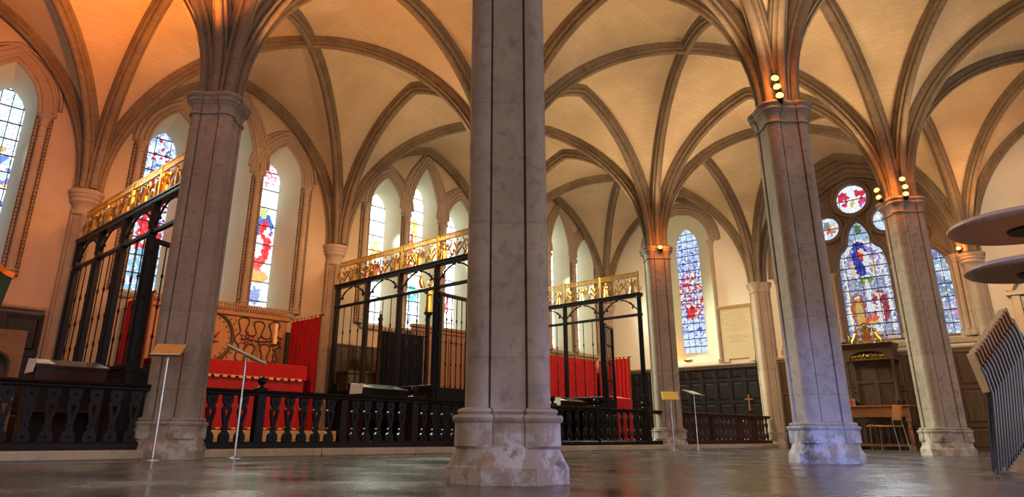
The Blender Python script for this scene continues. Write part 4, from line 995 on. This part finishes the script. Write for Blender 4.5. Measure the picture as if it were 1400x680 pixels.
m.loft([[Vector((a,yy*(1+.9*(b-1.95)),b)) for a,yy in ((-.40-1.2*(b-1.95),-.48),(-.02,-.48),(-.02,.48),(-.40-1.2*(b-1.95),.48))] for b in (1.95,1.97,1.98,2.02,2.05)]); m.build('canopy',PANEL,t)
m=MB()
for s in (-1,1):
    for q in range(4):
        y=s*(.05+q*.08); m.tube([(-.35,y,1.75),(-.37,y+s*.05,1.80+.015*(q%2)),(-.37,y+s*.015,1.85-.012*q),(-.36,y-s*.03,1.81),(-.37,y+s*.0,1.785)],[.014,.02,.018,.014,.008],6)
m.ball((-.36,0,1.81),.04,8); m.tube([(-.36,-.36,1.75),(-.37,0,1.74),(-.36,.36,1.75)],.014,6); m.build('gilded_frieze',GOLD,t,True)
# achievement of arms with supporters
ar=MB()
sh=[(0,2.06),(-.07,2.11),(-.095,2.18),(-.095,2.27),(.095,2.27),(.095,2.18),(.07,2.11)]
ar.prism(sh,fr,-.30,-.26)
ar.lathe([(.03,2.27),(.075,2.285),(.08,2.315),(.065,2.33),(.07,2.345),(.04,2.40),(.02,2.42)],(-.27,0,0),12)
for q in range(8): ar.tube([(-.27+.072*math.cos(q*PI/4),.072*math.sin(q*PI/4),2.32),(-.27+.085*math.cos(q*PI/4),.085*math.sin(q*PI/4),2.37),(-.27+.03*math.cos(q*PI/4),.03*math.sin(q*PI/4),2.43)],[.018,.016,.012],6)
ar.ball((-.27,0,2.45),.03,8); ar.tube([(-.27,.07,2.46),(-.27,0,2.49),(-.27,-.07,2.47),(-.27,-.10,2.52)],[.02,.03,.024,.01],6)
for s in (-1,1):
    ar.tube([(-.27,s*.27,2.06),(-.27,s*.265,2.13),(-.27,s*.22,2.20),(-.28,s*.19,2.27),(-.29,s*.185,2.30)],[.03,.05,.046,.042,.03],8)
    ar.ball((-.29,s*.185,2.335),.04,10); ar.tube([(-.30,s*.17,2.33),(-.31,s*.135,2.315)],[.026,.014],6)
    ar.tube([(-.29,s*.20,2.25),(-.31,s*.14,2.26),(-.31,s*.115,2.22)],[.02,.016,.012],6)
    ar.tube([(-.29,s*.21,2.20),(-.31,s*.15,2.18),(-.31,s*.12,2.15)],[.02,.016,.012],6)
    ar.tube([(-.29,s*.25,2.12),(-.30,s*.17,2.11),(-.30,s*.15,2.06)],[.028,.02,.014],6)
    ar.tube([(-.26,s*.28,2.10),(-.26,s*.36,2.14),(-.26,s*.34,2.24),(-.26,s*.38,2.29)],[.014,.012,.016,.006],6)
    ar.tube([(-.28,s*.06,2.06),(-.29,s*.2,2.06),(-.28,s*.36,2.055)],[.016,.02,.012],6)
    ar.tube([(-.27,s*.08,2.30),(-.28,s*.12,2.40),(-.27,s*.16,2.38),(-.27,s*.13,2.35)],[.016,.02,.016,.008],6)
ar.build('gilded_arms',GOLD,t,True)
sd=MB()
for q in range(4): sd.prism([(-.085+.045*q,2.12 if q in(1,2) else 2.16),(-.06+.045*q,2.12 if q in(1,2) else 2.16),(-.06+.045*q,2.26),(-.085+.045*q,2.26)],fr,-.306,-.30)
sd.build('shield_stripes',PAINT_R,t)

t=thing('writing_desk','brown wooden desk with arcaded dark front below the canopied seat','desk',(12.85,2.0,0))
m=MB(); m.bbox(-.25,.13,-.66,.62,.79,.82,.006); m.build('desk_top',DESKW,t)
m=MB(); m.bbox(-.20,-.17,-.60,.58,.60,.79,.005); m.build('apron',DESKW,t)
for y in (-.56,.54):
    m=MB(); m.lathe([(.05,0),(.05,.08),(.03,.10),(.04,.14),(.055,.25),(.035,.36),(.05,.38),(.03,.40),(.03,.5),(.05,.52),(.05,.79)],(-.14,y,0),12); m.build('leg',DESKW,t,True)
    m=MB(); m.bbox(-.17,.1,y-.03,y+.03,0,.06,.006); m.build('foot',PANEL,t)
hl=[]
for k in range(5):
    c=-.44+k*.215; hl.append([(c-.075,.12),(c-.075,.42)]+[(c-.075*math.cos(PI*q/8),.42+.09*math.sin(PI*q/8)) for q in range(1,8)]+[(c+.075,.42),(c+.075,.12)])
m=MB(); m.plate([(-.56,.06),(.54,.06),(.54,.60),(-.56,.60)],hl,fr,.02,.05); m.bbox(.05,.06,-.56,.54,.06,.60,.002); m.build('arcaded_panel',PANEL,t)
for k in range(10):
    m=MB(); m.lathe([(.01,.12),(.013,.2),(.008,.3),(.012,.38),(.01,.45)],(.035,-.49+k*.11,0),6); m.build('spindle',OAK,t,True)
m=MB(); m.bbox(-.16,-.13,-.56,.54,.06,.10,.005); m.build('foot_rail',DESKW,t)
for k,(z,lb) in enumerate(((.82,'bottom red book of the stack on the desk beside the bluish pier'),(.868,'middle red book of the stack on the desk beside the bluish pier'),(.916,'top red book of the stack on the desk beside the bluish pier'))):
    b=thing('red_book',lb,'book',(12.80,2.50,z),math.radians((90,94,87)[k]),'red books on the desk')
    m=MB(); m.bbox(-.10,.10,-.075,.075,0,.005,.002); m.bbox(-.10,.10,-.075,.075,.041,.046,.002); m.bbox(-.10,.10,.07,.077,.003,.043,.002); m.build('cover',BOOKR,b)
    m=MB(); m.bbox(-.095,.095,-.07,.07,.0055,.0405,.001); m.build('pages',PAGES,b)

def make_chair(name,label,wm,fm,loc,rz,group=None):
    """faces local +x"""
    t=thing(name,label,'chair',loc,rz,group)
    m=MB()
    prof=[(-.21,.445),(-.1,.437),(.05,.438),(.15,.45),(.22,.455),(.262,.44),(.27,.425)]
    rings=[]
    for yy in (-.21,-.19,-.1,0,.1,.19,.21):
        e=.012 if abs(yy)>.2 else 0; dz=-.008*math.cos(yy/.21*PI/2)
        rings.append([Vector((x-(e if x>0 else -e),yy,z+dz)) for x,z in prof]+[Vector((x-(e if x>0 else -e),yy,z+dz-.014)) for x,z in reversed(prof)])
    m.loft(rings); m.build('seat',wm,t,True)
    m=MB(); rings=[]
    for k,z in enumerate((.535,.545,.60,.68,.76,.80,.81)):
        f=(z-.535)/.275; xs=-.215-.05*f; w=.20 if 0<k<6 else .18
        fr_=[Vector((xs-.035*math.cos(PI/2*q/4*.9),w*q/4,z)) for q in range(-4,5)]; bk=[Vector((p.x-.011,p.y,p.z)) for p in fr_]
        rings.append(fr_+bk[::-1])
    m.loft(rings); m.build('backrest',wm,t,True)
    for s in (-1,1):
        m=MB(); m.tube([(.215,s*.225,.004),(.205,s*.215,.30),(.20,s*.20,.425),(.17,s*.195,.43),(-.1,s*.195,.428)],.0095,8); m.build('leg',fm,t,True)
        m=MB(); m.tube([(-.285,s*.225,.004),(-.235,s*.215,.40),(-.222,s*.208,.52),(-.235,s*.204,.64),(-.252,s*.20,.70)],.0095,8); m.build('leg',fm,t,True)
    m=MB(); m.tube([(.207,-.217,.31),(.207,.217,.31)],.007,8); m.tube([(-.232,-.213,.42),(-.1,-.195,.428)],.0085,8); m.tube([(-.232,.213,.42),(-.1,.195,.428)],.0085,8); m.tube([(-.05,-.195,.43),(-.05,.195,.43)],.008,8); m.build('stretcher',fm,t,True)
    return t
make_chair('stacking_chair','single orange plywood chair with chrome legs beside the dark desk',ORANGEWOOD,CHROME,(12.45,1.79,0),math.radians(84))
ORD=['lowest','second','third','fourth','fifth','sixth','seventh','eighth','ninth','tenth','eleventh','twelfth','thirteenth','topmost']
fa=math.atan2(-.968,.25)
def stack(px,py,n,which,group,first=None):
    for k in range(n):
        loc=(px+.0185*k*math.cos(fa),py+.0185*k*math.sin(fa),.0225*k)
        word='lowest chair' if k==0 else 'topmost chair' if k==n-1 else ORD[k]+' chair up'
        lb=word+' in the '+which+' stack of chrome-framed chairs at right'
        if first is None: first=make_chair('stacking_chair',lb,PLY,DSTEEL,loc,fa,group)
        else: dup(first,loc,fa,lb,group)
    return first
c1=stack(3.344,-1.84,14,'nearer','chairs of the nearer stack')
stack(3.344+.62*.968,-1.84+.62*.25-.10,14,'farther','chairs of the farther stack',c1)

# ------------------------------------------------------------------ stand with two round discs
t=thing('tiered_stand','two-tier stand with round brown disc tops, seen from below at right','stand',(1.42,-2.30,0))
m=MB(); m.lathe([(.27,0),(.27,.015),(.06,.04),(.035,.06),(.03,.1)],n=32); m.build('foot',IRON,t,True)
m=MB(); m.tube([(0,0,.05),(0,0,1.26)],.028,16); m.build('pole',IRON,t,True)
for z,r in ((1.225,.375),(1.005,.34)):
    m=MB(); m.lathe([(.03,z),(r-.06,z),(r-.012,z+.008),(r,z+.018),(r,z+.03),(r-.006,z+.036),(.03,z+.036)],n=72); d=m.build('disc',DISCWOOD,t,True)
    m=MB(); m.lathe([(.03,z-.012),(.115,z-.012),(.12,z-.006),(.12,z-.0005),(.03,z-.0005)],n=32); m.build('hub_plate',IRON,d,True)

# ------------------------------------------------------------------ spotlights
def spot(label,x,y,z,ang,elev=35):
    t=thing('spotlight',label,'lamp',(x,y,z),ang,'spotlights on the capitals')
    M=Matrix.Rotation(-math.radians(elev),4,'Y')@Matrix.Rotation(PI/2,4,'Y')
    m=MB(); m.lathe([(.012,-.07),(.03,-.065),(.036,-.02),(.038,.03),(.040,.035),(.034,.034),(.030,.0)],n=16,M=M); m.tube([(0,0,0),(-.08,0,-.02)],.012,8); m.build('housing',IRON,t,True)
    m=MB(); m.lathe([(.001,.0),(.034,.006),(.040,.03),(.034,.046),(.02,.056),(.001,.06)],n=16,M=M); m.build('bulb',BULB,t,True)
    return t
def light(name,loc,power,col,size=.06,typ='POINT',rot=None):
    l=bpy.data.lights.new(name,typ); l.energy=power; l.color=col
    if typ=='POINT' or typ=='SPOT': l.shadow_soft_size=size
    o=bpy.data.objects.new(name,l); COL.objects.link(o); o.location=loc
    if rot: o.rotation_euler=rot
    return o
back=math.atan2(-.35,-.94)
for k,(y,z,lb) in enumerate(((-.11,3.93,'top'),(-.13,3.82,'middle'),(-.14,3.71,'lowest'))):
    spot('%s of the three lit spotlights on the bluish pier right of centre'%lb,4.17,y,z,back+(.3,-.1,.1)[k])
for y,z,lb in ((.21,3.84,'upper of the two left spotlights'),(.20,3.72,'lower of the two left spotlights'),(-.15,3.93,'top of the three right spotlights'),(-.17,3.80,'middle of the three right spotlights'),(-.16,3.69,'lowest of the three right spotlights')):
    spot(lb+' above the orange chair pier',8.62,y,z,PI+(-.3 if y>0 else .3))
spot('lone spotlight on the pier behind the yellow sign',8.68,4.13,3.63,back)
spot('single spotlight by the great window, right of the orange chair pier',13.15,.12,3.75,PI)
spot('small spotlight peeping out behind the left pier capital',.33,4.50,3.76,math.radians(60))
WARM=(1,.42,.12); AMBER=(1,.68,.38); HOT=(1,.27,.045)
def uplight(x,y,z,dx,dy,power,col,ang=130):
    d=Vector((dx,dy,1.0)).normalized(); l=bpy.data.lights.new('spot_and_fill_beam','SPOT'); l.energy=power; l.color=col; l.shadow_soft_size=.12; l.spot_size=math.radians(ang); l.spot_blend=.9
    o=bpy.data.objects.new('spot_and_fill_beam',l); COL.objects.link(o); o.location=(x,y,z); o.rotation_euler=d.to_track_quat('-Z','Y').to_euler()
#LIGHTS
U=((4.00,-.20,4.0,-.5,-.2,130,AMBER),(4.85,.42,4.05,.5,.5,150,AMBER),(4.85,-.42,4.05,.5,-.5,120,AMBER),(4.05,.42,4.05,-.5,.5,140,AMBER),
 (8.50,.42,4.05,-.5,.5,130,AMBER),(8.50,-.42,4.05,-.5,-.5,120,AMBER),(9.36,.42,4.05,.5,.5,140,AMBER),(9.36,-.42,4.05,.5,-.5,110,AMBER),
 (8.50,3.96,4.05,-.5,-.5,120,AMBER),(9.36,4.80,4.05,.5,.5,170,AMBER),(8.48,4.80,4.05,-.5,.5,120,AMBER),(9.36,3.95,4.05,.5,-.5,110,AMBER),
 (12.95,-.35,4.05,-.6,-.3,120,WARM),
 (.42,4.80,4.05,.5,.5,200,WARM),(-.42,4.80,4.05,-.5,.5,900,HOT),(-.42,3.96,4.05,-.5,-.5,560,HOT),(.42,3.96,4.05,.5,-.5,190,WARM),
 (4.03,4.80,4.05,-.5,.5,110,AMBER),(4.88,4.80,4.05,.5,.5,110,AMBER),(.45,-.45,4.1,.5,-.5,70,AMBER),(-.45,.45,4.1,-.5,.5,200,HOT))
for u in U: uplight(*u)  # unseen uplights are added beside the modelled spotlights to brighten the vault
def beam(p,q,power,col,ang,size=.15,name='spot_and_fill_beam'):
    l=bpy.data.lights.new(name,'SPOT'); l.energy=power; l.color=col; l.shadow_soft_size=size; l.spot_size=math.radians(ang); l.spot_blend=.8
    o=bpy.data.objects.new(name,l); COL.objects.link(o); o.location=p; o.rotation_euler=(Vector(q)-Vector(p)).to_track_quat('-Z','Y').to_euler()
# added unseen fill spots behind the piers brighten the walls and altars
for p,q,e,c in (((-.35,4.85,3.7),(-1.0,8.9,2.2),220,HOT),((.40,4.85,3.7),(2.0,8.9,2.0),230,WARM),((4.1,4.85,3.7),(3.2,8.9,2.2),300,WARM),((4.9,4.85,3.7),(6.2,8.9,2.0),300,AMBER),
  ((8.5,4.85,3.7),(7.6,8.9,2.4),240,AMBER),((9.4,4.85,3.7),(11.3,8.9,2.0),420,AMBER),((9.4,4.7,3.7),(13.5,5.6,2.4),520,AMBER),((9.4,-.3,3.7),(13.5,-1.2,2.8),380,AMBER),((9.4,.3,3.4),(13.2,2.0,.6),110,AMBER)): beam(p,q,e,c,105)
beam((4.9,.35,3.75),(8.9,4.3,1.4),170,AMBER,50); beam((4.95,-.1,3.75),(8.9,0,1.4),150,AMBER,50)  # unseen fill spots added to warm the fronts of two piers
# daylight falling in through the chapel windows
for cx,gx,w_,za,ga,gw,mt,mid in LANC:
    beam((gx,WY+.35,4.3),(gx-.4,3.0,.6),1100 if cx>4.5 else 260 if cx>0 else 80,(.86,1,.80),70,.22,'window_daylight')
beam((WX-.05,2.1,4.2),(6.0,1.2,.3),220,(.85,.95,1),80,.3,'window_daylight')
# unseen blue spots added to tint two pier bases; sunlit stained glass is assumed
beam((-9.0,-7.0,2.6),(4.25,0,.36),11000,(.20,.34,1),8,.4,'assumed_blue_beam')
beam((4.6,-9.5,2.4),(.25,0,.30),2200,(.30,.32,1),9,.25,'assumed_blue_beam')
for p in ((4.05,-.16,3.86),(8.50,.22,3.80),(8.5,-.2,3.82),(8.6,4.05,3.66),(13.05,.14,3.78),(.42,4.58,3.80)): light('lamp_glow',p,14,HOT)
light('sill_glow',(WX+.10,7.02,2.35),14,HOT)

# ------------------------------------------------------------------ daylight from the open church behind the camera
w=bpy.data.worlds.new('church_daylight'); bpy.context.scene.world=w; w.use_nodes=True
wt=w.node_tree; bg=wt.nodes['Background']; tcw=N(wt,'ShaderNodeTexCoord'); sw=N(wt,'ShaderNodeSeparateXYZ'); wt.links.new(tcw.outputs['Generated'],sw.inputs[0])
side=math_(wt,'ADD',math_(wt,'MULTIPLY',math_(wt,'SUBTRACT',sw.outputs[0],sw.outputs[1]),.55),.5,True)
# assumed light: dim warm aisle to the left, cool daylit nave to the right
wt.links.new(mix(wt,side,(.44,.30,.20),(1.30,1.27,1.48)),bg.inputs[0]); bg.inputs[1].default_value=1.0

# ------------------------------------------------------------------ camera
F,TH,H,BX,BY,PHI,ROLL,U0,V0=958.0403,.3335,.235,.0804,3.9702,.7948,.0067,-25.1969,-77.6263
cp_,sp_=math.cos(PHI),math.sin(PHI)
pos=Vector((-(BX*cp_+BY*sp_),-(-BX*sp_+BY*cp_),H))
r=Vector((cp_,-sp_,0)); fwd_h=Vector((sp_,cp_,0))
fw=fwd_h*math.cos(TH)+Vector((0,0,math.sin(TH))); up=-fwd_h*math.sin(TH)+Vector((0,0,math.cos(TH)))
r2=r*math.cos(ROLL)+up*math.sin(ROLL); u2=up*math.cos(ROLL)-r*math.sin(ROLL)
cam=bpy.data.cameras.new('camera'); co=bpy.data.objects.new('camera',cam); COL.objects.link(co)
co.matrix_world=Matrix(((r2.x,u2.x,-fw.x,pos.x),(r2.y,u2.y,-fw.y,pos.y),(r2.z,u2.z,-fw.z,pos.z),(0,0,0,1)))
cam.sensor_fit='HORIZONTAL'; cam.sensor_width=36; cam.lens=36*F/1400; cam.shift_x=-U0/1400; cam.shift_y=V0/1400
cam.clip_start=.05; cam.clip_end=100
bpy.context.scene.camera=co
vs=bpy.context.scene.view_settings; vs.view_transform='Standard'; vs.look='None'; vs.gamma=1; vs.use_curve_mapping=False; vs.exposure=-0.06
bpy.context.scene.cycles.max_bounces=8 if hasattr(bpy.context.scene,'cycles') else 8
